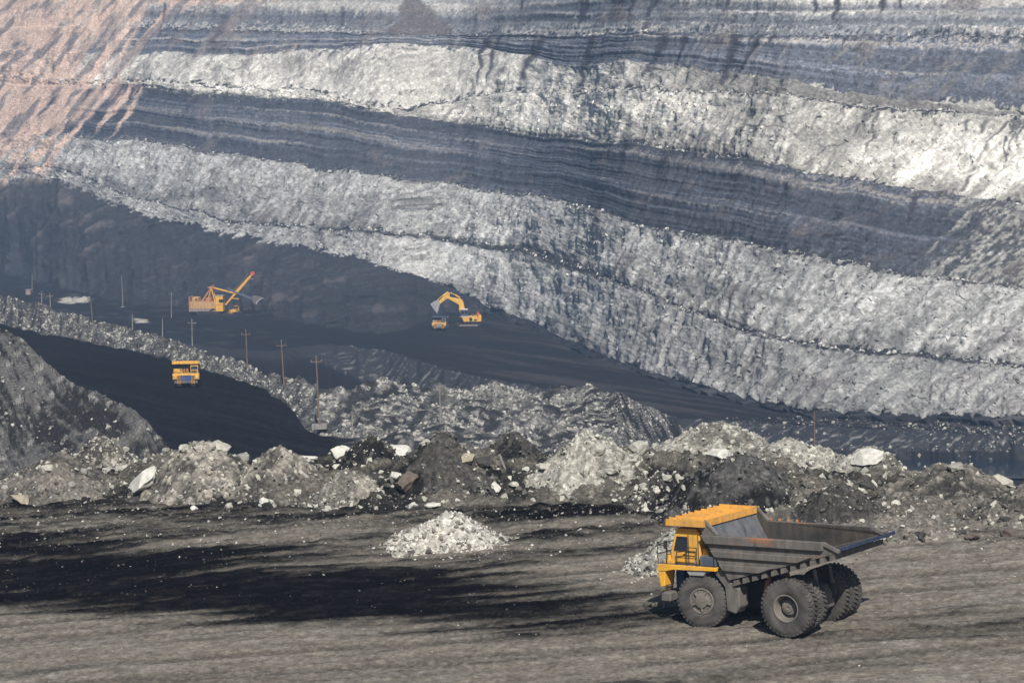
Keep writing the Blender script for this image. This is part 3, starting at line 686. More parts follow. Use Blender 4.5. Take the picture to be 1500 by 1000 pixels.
# ================================================================== TALUS SLOPE at the left
def left_slope():
    nx, ny = 330, 260
    # crest line of the slope in the photo, built at its own distance
    u = np.linspace(0, 1, nx)
    xs = -190 + u * 500
    crest_y = np.interp(xs, [-190, -60, 0, 30, 60, 100, 140, 180, 215, 235, 250, 310], [372, 440, 474, 496, 530, 553, 570, 592, 616, 636, 655, 735])
    Yc = np.interp(xs, [-190, 0, 250, 310], [330, 305, 262, 250])
    m, e = me(xs, crest_y)
    zc = ZC + e * Yc
    v = np.linspace(-0.35, 1, ny)[:, None]
    # from the crest down towards the camera and to the right
    run = np.where(v >= 0, v * 105.0, v * 60)
    X = m * Yc + 0 * v + np.where(v >= 0, v * 14, -v * 4)
    Y = Yc[None, :] - run
    Z = zc[None, :] - np.where(v >= 0, v * 105 * 0.47, -v * 60 * 0.9)
    down = np.stack([X, Y, Z], -1)
    a = X * 0.86 - Y * 0.5; b = X * 0.5 + Y * 0.86
    f1 = fbm(X * 0.05, Y * 0.05, 4, 90); st = fbm((X * 0.83 - Z * 0.2 + Y * 0.55) * 0.55, (Y * 0.6 - X * 0.6) * 0.05, 5, 91, 0.6)
    v1, d1 = cells(X * 1.3, Y * 1.0, 8); v2, d2 = cells(X * 0.3, Y * 0.3, 9)
    down[..., 2] += 0.9 * f1 + 0.22 * st + 0.08 * (v1 - d1) + 0.2 * (v2 - d2)
    t = smooth(-0.4, 0.5, 1.2 * st + 0.9 * (v1 - 0.5) + 0.3 * f1)
    c = mix(np.broadcast_to(np.array([0.026, 0.0255, 0.026]), down.shape), (0.105, 0.102, 0.098), t)
    c = mix(c, (0.34, 0.325, 0.29), smooth(0.35, 0.7, fbm(X * 0.02 + Y * .02, (X - Y) * 0.05, 4, 92)) * 0.25)
    c = mix(c, (0.40, 0.385, 0.35), smooth(0.95, 0.98, v1) * 0.4)
    idx = np.arange(nx * ny).reshape(ny, nx)
    q = np.stack([idx[:-1, :-1], idx[:-1, 1:], idx[1:, 1:], idx[1:, :-1]], -1).reshape(-1, 4)
    o = fast_mesh('talus_slope', down.reshape(-1, 3), q, M['mound'], c.reshape(-1, 3))
    tag(o, kind='structure')
    return down, c
TAL, TALC = left_slope()

# ================================================================== SPOIL MOUNDS
BV, BF = [], []                                        # faces that boulders are dropped on
FOOT_PTS = []; MOUND_PTS = []                                         # (points, weight, pale share)
def mound(name, label, cat, px, foot, crest, hw, col_a, col_b, seed, depth=0.85, rough=1.0, group=None, mat='mound', back=0.0, pale=0.3, lump=1.0, mixk=0.0):
    m, e = me(px, foot)
    Yf = float((ZC + GRADE * X0) / (GRADE * m - e)) + back
    zf = z_near(float(m) * Yf) if back < 25 else ZC + float(e) * Yf
    s = F / Yf; hwm = hw / s
    Yc = Yf + hwm * depth
    m2, e2 = me(px, crest - 7)
    h = ZC + float(e2) * Yc - zf
    cx = float(m2) * Yc
    nx, ny = (110, 90) if hw > 70 else (84, 70)
    ux = np.linspace(-1.25, 1.25, nx)[None, :]; uy = np.linspace(-1.3, 1.3, ny)[:, None]
    X = cx + ux * hwm + 0 * uy; Y = Yc + uy * hwm * depth + 0 * ux
    w = fbm(X * 0.22, Y * 0.22, 3, seed) * 0.20 * lump
    d = np.sqrt((ux * (1 + 0.1 * np.sin(seed))) ** 2 + uy ** 2) * (1 + w) 
    prof = np.clip(1 - d, -0.35, 1)
    prof = np.where(prof > 0.62, 0.62 + 0.38 * np.tanh((prof - 0.62) / 0.38), prof) / (0.62 + 0.38 * math.tanh(1))
    ng = fbm(X * 0.5, Y * 0.5, 4, seed + 1); v1, d1 = cells(X * 1.1, Y * 1.1, seed % 40); v2, d2 = cells(X * 3.0, Y * 3.0, seed % 40 + 1)
    amp = np.clip(prof * 4 + 0.25, 0.1, 1) * rough
    Z = zf - 0.25 + h * prof + amp * (0.30 * ng + 0.20 * (v1 - d1) + 0.12 * (v2 - d2))
    P_ = np.stack([X, Y, Z], -1)
    big = fbm(X * 0.16, Y * 0.16, 4, seed + 2)
    t = smooth(-0.25, 0.4, big + 0.35 * ng + 0.5 * (v1 - 0.5) + mixk)
    c = mix(np.broadcast_to(np.array(col_a), P_.shape), col_b, t)
    c = mix(c, np.array(col_b) * 1.5, smooth(0.86, 0.93, v2) * 0.7)
    idx = np.arange(nx * ny).reshape(ny, nx)
    q = np.stack([idx[:-1, :-1], idx[:-1, 1:], idx[1:, 1:], idx[1:, :-1]], -1).reshape(-1, 4)
    keep = (prof.reshape(-1)[q] > -0.3).any(1)
    o = fast_mesh(name, P_.reshape(-1, 3), q[keep], M[mat], c.reshape(-1, 3))
    tag(o, label, cat, group)
    off = len(BV)
    BV.extend(map(tuple, P_.reshape(-1, 3).tolist())); BF.extend([tuple(int(i) + off for i in f) for f in q[keep]])
    FOOT_PTS.append((P_[(prof > 0.0) & (prof < 0.3) & (uy < 0.2)], pale))
    MOUND_PTS.append((P_[(prof > 0.02)], hwm * hwm * h, pale, col_b))
    return o
GRP = 'spoil mounds along the edge of the bench'
TAN, TAN_D = (0.25, 0.232, 0.198), (0.075, 0.070, 0.062)
DKE, DKE2 = (0.016, 0.0158, 0.016), (0.066, 0.062, 0.056)
GRV, GRV_D = (0.30, 0.288, 0.25), (0.12, 0.115, 0.10)
BRN, BRN_D = (0.155, 0.142, 0.123), (0.052, 0.049, 0.045)
mounds = [
 ('low brown earth mound at the far left end of the spoil row', 85, 738, 668, 120, DKE2, BRN, 101, {}),
 ('small stony mound behind the brown mound at the left', 150, 712, 641, 70, DKE2, TAN, 102, dict(back=6, pale=.6)),
 ('tan and black mound beside the tilted white slab', 298, 738, 648, 118, DKE2, TAN, 103, dict(pale=.45)),
 ('rounded tan mound with pale flat stone on its crest', 410, 736, 654, 88, TAN_D, TAN, 104, dict(lump=.7)),
 ('small grey gravel mound in front of the black earth', 512, 744, 692, 70, GRV_D, TAN, 105, dict(pale=.5)),
 ('black earth mound with scattered white stones behind small gravel mound', 545, 735, 640, 90, DKE, DKE2, 106, dict(back=4, pale=.55)),
 ('tall black lumpy earth mound with a leaning brown block', 650, 736, 634, 110, DKE, DKE2, 107, dict(lump=1.5, pale=.12)),
 ('dark grey earth mound left of the big pale mound', 752, 722, 634, 90, DKE, DKE2, 108, dict(back=3, lump=1.4, pale=.2, mixk=.2)),
 ('big pale grey mound strewn with angular blocks', 868, 732, 634, 128, GRV_D, GRV, 109, dict(pale=.6, mixk=.25)),
 ('low dark mound of stones right of the big pale mound', 975, 748, 690, 70, DKE, DKE2, 110, dict(pale=.7)),
 ('pale gravel mound with a split white boulder', 1050, 712, 618, 112, GRV_D, GRV, 111, dict(back=7, pale=.5, mixk=.2)),
 ('rounded gravel mound below the lone pole', 1160, 715, 644, 90, GRV_D, GRV, 112, dict(back=7, pale=.3, mixk=.2)),
 ('wide black gravel mound behind the dump truck canopy', 1085, 768, 664, 140, DKE, (0.07, 0.068, 0.066), 113, dict(pale=.16)),
 ('gravel mound carrying a flat white plate of rock', 1275, 738, 655, 98, GRV_D, GRV, 114, dict(back=4, pale=.35)),
 ('dark brown lumpy mound right above the truck tray', 1235, 778, 708, 105, DKE2, BRN_D, 115, dict(lump=1.4, pale=.2)),
 ('broad brown earth mound at the right end of the row', 1400, 752, 680, 150, BRN_D, BRN, 116, dict(pale=.15)),
 ('low grey gravel swell beside the truck tail', 1330, 800, 755, 130, GRV_D, BRN, 117, dict(pale=.3)),
 ('grey earth mound at the right edge of the picture', 1530, 770, 700, 110, BRN_D, BRN, 118, dict(pale=.15)),
]
for lab, px, ft, cr_, hw, ca, cb, sd, kw in mounds:
    mound('spoil_mound', lab, 'mound', px, ft, cr_, hw, ca, cb, sd, group=GRP, **kw)
WH = (0.43, 0.415, 0.37)
mound('gravel_heap', 'heap of white broken rock standing alone on the black ground', 'heap', 662, 812, 752, 94, (0.36, 0.345, 0.30), WH, 131, depth=0.75, rough=0.35, pale=1.0, mixk=.35)
mound('gravel_heap', 'pale gravel heap half hidden behind the dump truck cab', 'heap', 985, 845, 780, 75, GRV_D, (0.32, 0.31, 0.28), 132, depth=0.9, rough=0.7, pale=.5, mixk=.2)
BVH = BVHTree.FromPolygons(BV, BF)
def near_hit(x, y):
    d = at(x, y, 1.0) - Vector((0, 0, ZC)); d.normalize()
    h = BVH.ray_cast(Vector((0, 0, ZC)), d)
    g_ = hit(x, y)
    if h[0] is not None and h[3] < (g_ - Vector((0, 0, ZC))).length: return h[0]
    return g_

# ================================================================== ROCKS
def hull(n, seed, flat=1.0, jag=0.25):
    rg = np.random.default_rng(seed)
    bm = bmesh.new()
    for _ in range(n):
        p = rg.normal(size=3); p /= np.linalg.norm(p); p *= 1 - jag * rg.random()
        bm.verts.new((p[0], p[1], p[2] * flat))
    out = bmesh.ops.convex_hull(bm, input=bm.verts)
    bmesh.ops.delete(bm, geom=[v for v in bm.verts if not v.link_faces], context='VERTS')
    bmesh.ops.triangulate(bm, faces=bm.faces)
    bm.verts.index_update()
    V = np.array([v.co[:] for v in bm.verts]); T = np.array([[v.index for v in f.verts] for f in bm.faces])
    bm.free()
    return V, T
SMALL = [hull(10, 300 + i, 0.75, 0.3) for i in range(10)]
def rot_matrices(n):
    q = RNG.normal(size=(n, 4)); q /= np.linalg.norm(q, axis=1)[:, None]
    w, x, y, z = q.T
    return np.stack([np.stack([1 - 2 * (y * y + z * z), 2 * (x * y - z * w), 2 * (x * z + y * w)], -1),
                     np.stack([2 * (x * y + z * w), 1 - 2 * (x * x + z * z), 2 * (y * z - x * w)], -1),
                     np.stack([2 * (x * z - y * w), 2 * (y * z + x * w), 1 - 2 * (x * x + y * y)], -1)], -2)
def scatter(name, label, cat, P_, size, cols):
    Vs, Ts, Cs, off = [], [], [], 0
    n = len(P_); R = rot_matrices(n); kinds = RNG.integers(0, len(SMALL), n)
    for k_ in range(len(SMALL)):
        ii = np.where(kinds == k_)[0]
        if not len(ii): continue
        V, T = SMALL[k_]
        w = np.einsum('nij,vj->nvi', R[ii], V) * size[ii][:, None, None] + P_[ii][:, None, :]
        Vs.append(w.reshape(-1, 3)); Cs.append(np.repeat(cols[ii], len(V), axis=0))
        Ts.append((T[None] + (np.arange(len(ii)) * len(V))[:, None, None] + off).reshape(-1, 3)); off += len(ii) * len(V)
    o = fast_mesh(name, np.concatenate(Vs), np.concatenate(Ts), M['rock'], np.concatenate(Cs), shade_smooth=False)
    return tag(o, label, cat, kind='stuff')
def sizes(n, lo, hi, p=2.2):                            # many small, few large
    return lo + (hi - lo) * RNG.random(n) ** (p * 2)
def tones(n, pale, pale_c=(0.44, 0.425, 0.37), dark_c=(0.08, 0.076, 0.07)):
    k_ = np.clip((RNG.random(n) < pale) * (0.6 + 0.4 * RNG.random(n)) + 0.25 * RNG.random(n), 0, 1)
    return mix(np.broadcast_to(np.array(dark_c), (n, 3)), pale_c, k_)
# on the near mounds
Pn, Sn, Cn = [], [], []
tot = sum(w for _, w, _, _ in MOUND_PTS)
for pts, w, pale, cb in MOUND_PTS:
    white = pale >= 1.0
    n = int(900 * (4.2 if white else 1.0) + 9000 * w / tot * 0.6)
    p = pts[RNG.integers(0, len(pts), n)] + RNG.normal(size=(n, 3)) * [0.12, 0.12, 0.0]
    s_ = sizes(n, 0.02, 0.30 if white else 0.30, 4.2 if white else 2.6)
    Pn.append(p); Sn.append(s_)
    Cn.append(tones(n, 0.5, (0.52, 0.50, 0.45), (0.16, 0.15, 0.13)) if white else tones(n, pale, (0.46, 0.445, 0.385), np.array(cb) * 0.55))
for pts, pale in FOOT_PTS:                              # larger pieces roll to the foot
    nn = 170; Pn.append(pts[RNG.integers(0, len(pts), nn)]); Sn.append(sizes(nn, 0.06, 0.42, 1.6)); Cn.append(tones(nn, 0.2 + 0.5 * pale, (0.42, 0.405, 0.355), (0.06, 0.057, 0.053)))
for cx_, cy_, ex, ey, nn in ((662, 806, 70, 9, 420), (985, 838, 60, 8, 260)):
    q_ = [near_hit(cx_ + RNG.normal() * ex, cy_ + RNG.normal() * ey) for _ in range(nn)]
    Pn.append(np.array([v[:] for v in q_])); Sn.append(sizes(nn, 0.02, 0.16)); Cn.append(tones(nn, 0.7, (0.5, 0.48, 0.43), (0.14, 0.13, 0.12)))
scatter('mound_rubble', 'loose broken stones strewn over the near spoil mounds', 'rubble', np.concatenate(Pn), np.concatenate(Sn), np.concatenate(Cn))
# on the bench and bank
def pick(mask_rows, n, wfun=None):
    ii = np.where(mask_rows)[0]
    k_ = 6 * n if wfun else n
    i = RNG.choice(ii[:-1], k_); j = RNG.integers(1, NC - 1, k_)
    if wfun:
        w = wfun(XP[i, j], YP[i, j], C[i, j].mean(-1)); keep = RNG.random(k_) < w
        i, j = i[keep][:n], j[keep][:n]
    f = RNG.random(len(i))[:, None]; f2 = RNG.random(len(i))[:, None]
    return (G[i, j] * (1 - f) + G[i + 1, j] * f) * (1 - f2) + f2 * (G[i, j + 1] * (1 - f) + G[i + 1, j + 1] * f), C[i, j]
p, c = pick(rmask('bench'), 9500, lambda x, y, l: smooth(850, 745, y) ** 2 * 0.9 + 0.16)
py_ = project(p)[1]; s_ = sizes(len(p), 0.025, 0.2) * np.interp(py_, [780, 880], [1.0, 0.5]); scatter('bench_pebbles', 'pebbles and clods scattered over the near bench', 'rubble', p, s_, tones(len(p), np.interp(py_, [800, 860], [0.2, 0.05]), (0.44, 0.42, 0.37), (0.05, 0.048, 0.045)))
p, c = pick(rmask('bank'), 5000, lambda x, y, l: smooth(800, 760, y) * smooth(640, 650, y))
scatter('bank_rubble', 'broken stone between the near spoil mounds', 'rubble', p, sizes(len(p), 0.06, 0.45), tones(len(p), 0.35))
# mid ridge rubble
p, c = pick(rmask('road', 'ridge'), 16000, lambda x, y, l: smooth(0.05, 0.16, l) * smooth(1040, 980, x))
scatter('ridge_rubble', 'pale broken rock heaped along the far side of the haul road', 'rubble', p, sizes(len(p), 0.10, 0.75, 1.9), tones(len(p), 0.3, (0.42, 0.405, 0.36), (0.07, 0.07, 0.07)))
p, c = pick(rmask('ridge', 'floor'), 1500, lambda x, y, l: smooth(1040, 1090, x) * smooth(606, 620, y) * smooth(690, 645, y) * 0.9)
scatter('terrace_rubble', 'broken rock strewn along the low bank above the dark water', 'rubble', p, sizes(len(p), 0.15, 1.0, 1.7), tones(len(p), 0.4, (0.36, 0.345, 0.31), (0.05, 0.05, 0.05)))
# talus slope stones
ti = RNG.integers(60, TAL.shape[0] - 1, 8000); tj = RNG.integers(0, TAL.shape[1] - 1, 8000)
scatter('talus_stones', 'stones rolled down the grey talus slope at the left', 'rubble', TAL[ti, tj], sizes(8000, 0.06, 0.5), tones(8000, 0.2, (0.42, 0.405, 0.36), (0.07, 0.068, 0.066)))
# blocks on the pit wall
p, c = pick(rmask('rock1', 'rock2', 'white1'), 9000, lambda x, y, l: 0.5 + 0 * x)
scatter('wall_blocks', 'loose blocks lying on the pale faces of the pit wall', 'rubble', p, sizes(len(p), 0.25, 1.5, 1.6), np.clip(c * (0.75 + 0.6 * RNG.random((len(p), 1))), 0, 0.8))
p, c = pick(rmask('ledge1', 'ledge2', 'ledge3', 'ledge4', 'ledge5'), 2600)
scatter('ledge_blocks', 'pale blocks fallen onto the ledges of the pit wall', 'rubble', p, sizes(len(p), 0.25, 1.3, 1.6), tones(len(p), 0.5, (0.55, 0.53, 0.48), (0.08, 0.08, 0.08)))

# --- boulders one can pick out, each its own thing
def boulder(label, x, y, w, h, tone, seed, flat=None, tilt=0.0, yaw=0.0, sink=0.40, name='boulder', long=1.0):
    """w, h: size in photo pixels"""
    for k_ in range(40):                                    # down the sight lines until the near mounds are met
        p = near_hit(x, y + h * 0.35 + k_)
        if p.y < 215: break
    s = F / p.y
    rx, rz = w / s / 2, max(h / s / 2, 0.08)
    ry = (rx * 0.8 + rz * 0.4) * long
    V, T = hull(22, seed, 1.0, 0.22)
    V = V / np.abs(V).max(0)
    V = np.sign(V) * np.abs(V) ** 0.8                       # squarer, like quarried blocks
    V[:, 2] += 0.10 * np.sin(V[:, 0] * 5 + seed)
    bm = bmesh.new(); vv = [bm.verts.new(q) for q in V]
    for f in T: bm.faces.new([vv[int(i)] for i in f])
    bmesh.ops.subdivide_edges(bm, edges=bm.edges[:], cuts=2, use_grid_fill=True)
    bmesh.ops.triangulate(bm, faces=bm.faces); bm.verts.index_update()
    V = np.array([v.co[:] for v in bm.verts]); T = np.array([[v.index for v in f.verts] for f in bm.faces]); bm.free()
    c1, _ = cells(V[:, 0] * 1.6 + seed, V[:, 1] * 1.6 + V[:, 2] * 1.3, seed % 30)
    V = V * (1 + 0.14 * (c1 - 0.5) + 0.10 * fbm(V[:, 0] * 1.8 + seed, V[:, 1] * 1.8 - V[:, 2] * 2.1, 4, seed % 50))[:, None]
    V = V * [rx, ry, rz]
    t_ = {'white': (0.52, 0.505, 0.455), 'pale': (0.38, 0.365, 0.315), 'tan': (0.33, 0.29, 0.225), 'grey': (0.25, 0.24, 0.215), 'brown': (0.13, 0.108, 0.092), 'dark': (0.06, 0.056, 0.053)}[tone]
    c = np.array(t_) * (0.85 + 0.3 * np.random.default_rng(seed).random((len(V), 1)))
    o = fast_mesh(name, V, T, M['boulder'], c, shade_smooth=False)
    o.location = (p.x, p.y, p.z + rz * (1 - 2 * sink))
    o.rotation_euler = (0.15 * math.sin(seed), tilt, yaw)
    return tag(o, label, 'boulder', 'boulders among the spoil')
boulders = [
 ('pale rounded boulder on top of the far left brown mound', 68, 682, 22, 15, 'pale'),
 ('small round grey boulder right of the pale one on the left mound', 122, 688, 11, 11, 'grey'),
 ('flattish pale boulder in the gap left of the white slab', 157, 688, 15, 10, 'pale'),
 ('squat grey boulder at the foot of the left brown mound', 105, 706, 14, 12, 'grey'),
 ('yellowish broken block low on the far left mound', 33, 727, 32, 13, 'tan'),
 ('large white dome of rock on the skyline of the left mounds', 322, 645, 36, 18, 'pale'),
 ('grey pointed boulder right of the white dome of rock', 354, 648, 22, 15, 'grey'),
 ('upright white stone below the grey pointed boulder', 360, 658, 8, 10, 'white'),
 ('white stone lying right of the upright one', 375, 665, 12, 8, 'white'),
 ('pale boulder first in the cluster left of the white dome', 270, 653, 15, 11, 'pale'),
 ('pale boulder second in the cluster left of the white dome', 292, 652, 18, 14, 'pale'),
 ('pale boulder touching the white dome on its left', 308, 650, 14, 12, 'pale'),
 ('stone on the lit flank of the tan mound by the slab', 307, 688, 11, 9, 'tan'),
 ('pale boulder high on the slope above the white slab', 217, 673, 16, 9, 'pale'),
 ('pale boulder on the left edge of the tan mound below skyline', 243, 640, 13, 11, 'grey'),
 ('white flat rock crowning the rounded tan mound', 450, 650, 36, 12, 'white'),
 ('square white block standing on the skyline beside the puddle', 502, 640, 36, 22, 'white'),
 ('long white flat rock on the skyline right of the square block', 582, 632, 42, 18, 'white'),
 ('pale boulder right of the long white flat rock', 623, 634, 20, 11, 'pale'),
 ('white round stone beside the leaning brown block', 580, 694, 17, 14, 'white'),
 ('white stone low in the black earth by small gravel mound', 558, 719, 9, 8, 'white'),
 ('tan boulder high in the black earth mound', 686, 666, 24, 18, 'tan'),
 ('dark overhanging block beside the tan boulder', 708, 672, 28, 16, 'dark'),
 ('round white boulder at the foot of the black earth', 726, 713, 27, 16, 'white'),
 ('smaller pale boulder right of the round white one', 753, 709, 15, 10, 'pale'),
 ('pale boulder above and right of the round white one', 770, 687, 13, 9, 'white'),
 ('flat pale slab at the left shoulder of the big pale mound', 800, 680, 26, 13, 'pale'),
 ('angular tan block on the crest of the big pale mound', 877, 653, 26, 20, 'pale'),
 ('tilted thick slab halfway up the big pale mound', 856, 681, 18, 24, 'pale'),
 ('pyramid shaped pale block right on the big pale mound', 936, 651, 28, 24, 'pale'),
 ('upright rounded pale stone right of the pyramid block', 960, 644, 10, 14, 'pale'),
 ('flat pale block low right on the big pale mound', 898, 688, 24, 11, 'pale'),
 ('pale block between pyramid block and flat block', 926, 674, 18, 12, 'pale'),
 ('pale boulder first in the stone cluster right of the big mound', 944, 710, 15, 11, 'pale'),
 ('pale boulder second in the stone cluster right of the big mound', 962, 716, 12, 9, 'white'),
 ('pale boulder topmost in the stone cluster right of the big mound', 978, 697, 16, 12, 'pale'),
 ('pale boulder rightmost in the stone cluster right of the big mound', 994, 700, 14, 12, 'pale'),
 ('big split white boulder on the pale gravel mound', 1053, 662, 36, 20, 'white'),
 ('small white boulder left of the split white boulder', 1017, 663, 11, 10, 'pale'),
 ('pale stone on the rounded gravel mound below the pole', 1149, 662, 9, 7, 'pale'),
 ('wide white plate of rock on the gravel mound top', 1268, 666, 48, 20, 'white'),
 ('dark square block below the white plate of rock', 1268, 706, 28, 20, 'dark'),
 ('long pale slab jutting from the right end mound', 1468, 694, 32, 14, 'pale'),
 ('pale boulder on the crest of the right brown mound', 1402, 679, 30, 12, 'grey'),
 ('brown boulder cluster piece at the right picture edge', 1480, 778, 26, 20, 'brown'),
 ('brown flat block on the gravel right of the truck', 1426, 785, 24, 12, 'brown'),
 ('small black boulder right behind the truck tail', 1348, 780, 16, 12, 'dark'),
 ('small white stone on the black ground below tan mound', 284, 744, 11, 7, 'white'),
 ('pale pointed stone at the foot of the rounded tan mound', 336, 739, 13, 10, 'pale'),
 ('white stone at the foot of the rounded tan mound', 386, 731, 15, 10, 'white'),
 ('white slab flat on the ground above the white heap', 634, 738, 24, 8, 'white'),
 ('white boulder left of the flat ground slab', 604, 739, 18, 10, 'white'),
 ('large white boulder at the left foot of the white heap', 600, 783, 17, 13, 'white'),
 ('white boulder low in the left foot of the white heap', 605, 796, 13, 11, 'white'),
 ('white boulder leftmost on the ground by the white heap', 575, 802, 11, 8, 'white'),
 ('pale boulder high on the talus slope foot at the left', 199, 625, 12, 10, 'pale'),
 ('pale boulder next to the road below the talus slope', 184, 624, 11, 9, 'pale'),
]
for i, (lab, x, y, w, h, tone) in enumerate(boulders):
    boulder(lab, x, y, w, h, tone, 500 + i, tilt=0.25 * math.sin(i * 1.7), yaw=i * 1.3 % 0.9)
b = boulder('big tilted white rock slab with a dark cracked underside', 208, 703, 52, 26, 'white', 611, tilt=-0.42, yaw=0.2, sink=0.1, name='rock_slab')
b['category'] = 'rock slab'
b = boulder('large leaning brown block in the black earth mound', 597, 700, 36, 26, 'brown', 612, tilt=-0.6, yaw=0.3, name='rock_block')
b['category'] = 'rock block'
# pale plank sticking out of the black earth
p = near_hit(742, 686)
o = MB().beam((0, 0, -0.3), (-0.55, 0.25, 1.05), 0.16, 0.09).build('plank', M['concrete'], loc=p)
tag(o, 'pale plank sticking up out of the dark earth mound', 'plank')

# ================================================================== WATER
def puddle(label, pts, z, seed):
    """outline from photo points laid on the level z"""
    V = []
    for x, y in pts:
        e = float(me(x, y)[1]); V.append(at(x, y, (z - ZC) / e))
    c = sum(V, Vector()) / len(V)
    verts, n = [], len(V)
    for i in range(n):
        for k_ in range(4):
            q = V[i].lerp(V[(i + 1) % n], k_ / 4)
            q = q + (q - c).normalized() * 0.8 * math.sin(i * 5.1 + k_ * 2.3 + seed)
            verts.append((q.x, q.y, z))
    m = bpy.data.meshes.new('puddle'); m.from_pydata(verts, [], [tuple(range(len(verts)))]); m.update()
    m.materials.append(M['water'])
    o = bpy.data.objects.new('puddle', m); COL.objects.link(o)
    o['kind'] = 'structure'
    return o
puddle('', [(1190, 655), (1260, 650), (1330, 655), (1400, 648), (1500, 640), (1600, 640), (1600, 700), (1300, 700), (1200, 690)], -71.3, 1)
puddle('', [(466, 604), (490, 600), (500, 612), (492, 622), (470, 622)], -36.9, 3)

# ================================================================== DUMP TRUCKS
def wheel_meshes():
    """shared tyre (with lugs), steering-wheel rim and deep dual rim, all about the y axis"""
    t = MB()
    t.lathe([(0.72, -0.36), (0.80, -0.42), (1.0, -0.455), (1.22, -0.45), (1.38, -0.42), (1.445, -0.36), (1.455, 0.36), (1.38, 0.42), (1.22, 0.45), (1.0, 0.455), (0.80, 0.42), (0.72, 0.36)], n=56, closed=True)
    nl = 38
    for side in (-1, 1):
        for i in range(nl):
            a0 = 2 * math.pi * (i + (0.5 if side > 0 else 0)) / nl
            def pt(r, y, da): a = a0 + da; return (r * math.cos(a), side * y, r * math.sin(a))
            w = 0.048
            sec = [(1.37, 0.44, 0.0), (1.50, 0.41, 0.0), (1.535, 0.34, -0.02), (1.535, 0.06, -0.09), (1.43, 0.06, -0.09), (1.41, 0.36, -0.02)]
            vs = [pt(r, y, d_ - w) for r, y, d_ in sec] + [pt(r, y, d_ + w) for r, y, d_ in sec]
            n = len(sec)
            t.add(vs, [tuple(range(n)), tuple(range(2 * n - 1, n - 1, -1))] + [(j, j + n, (j + 1) % n + n, (j + 1) % n) for j in range(n)])
    tyre = t.build('tyre', M['tyre'], smooth_=True)
    f = MB().lathe([(0.73, 0.36), (0.73, 0.42), (0.66, 0.43), (0.62, 0.36), (0.42, 0.38), (0.38, 0.40), (0.36, 0.50), (0.22, 0.54), (0.0, 0.54)], n=36)
    f.lathe([(0.0, -0.1), (0.7, -0.1), (0.73, -0.36)], n=24)
    for i in range(5):
        a = 2 * math.pi * i / 5 + 0.3
        f.beam((0.34 * math.cos(a), 0.42, 0.34 * math.sin(a)), (0.60 * math.cos(a), 0.40, 0.60 * math.sin(a)), 0.16, 0.10)
    for i in range(20):
        a = 2 * math.pi * i / 20
        f.tube((0.55 * math.cos(a), 0.35, 0.55 * math.sin(a)), (0.55 * math.cos(a), 0.41, 0.55 * math.sin(a)), 0.028, n=5)
    front = f.build('rim', M['rim'], smooth_=True)
    d = MB().lathe([(0.73, 0.38), (0.75, 0.44), (0.69, 0.45), (0.65, 0.40), (0.60, 0.05), (0.55, -0.12), (0.43, -0.12), (0.42, 0.06), (0.36, 0.12), (0.27, 0.12), (0.25, 0.17), (0.09, 0.18), (0.07, 0.13), (0.0, 0.13)], n=36)
    d.lathe([(0.0, -0.2), (0.66, -0.2), (0.73, -0.38)], n=24)
    for i in range(24):
        a = 2 * math.pi * i / 24
        d.tube((0.49 * math.cos(a), -0.14, 0.49 * math.sin(a)), (0.49 * math.cos(a), -0.07, 0.49 * math.sin(a)), 0.024, n=5)
    dual = d.build('rim', M['rim'], smooth_=True)
    return tyre, front, dual
TYRE, RIM_F, RIM_D = wheel_meshes()

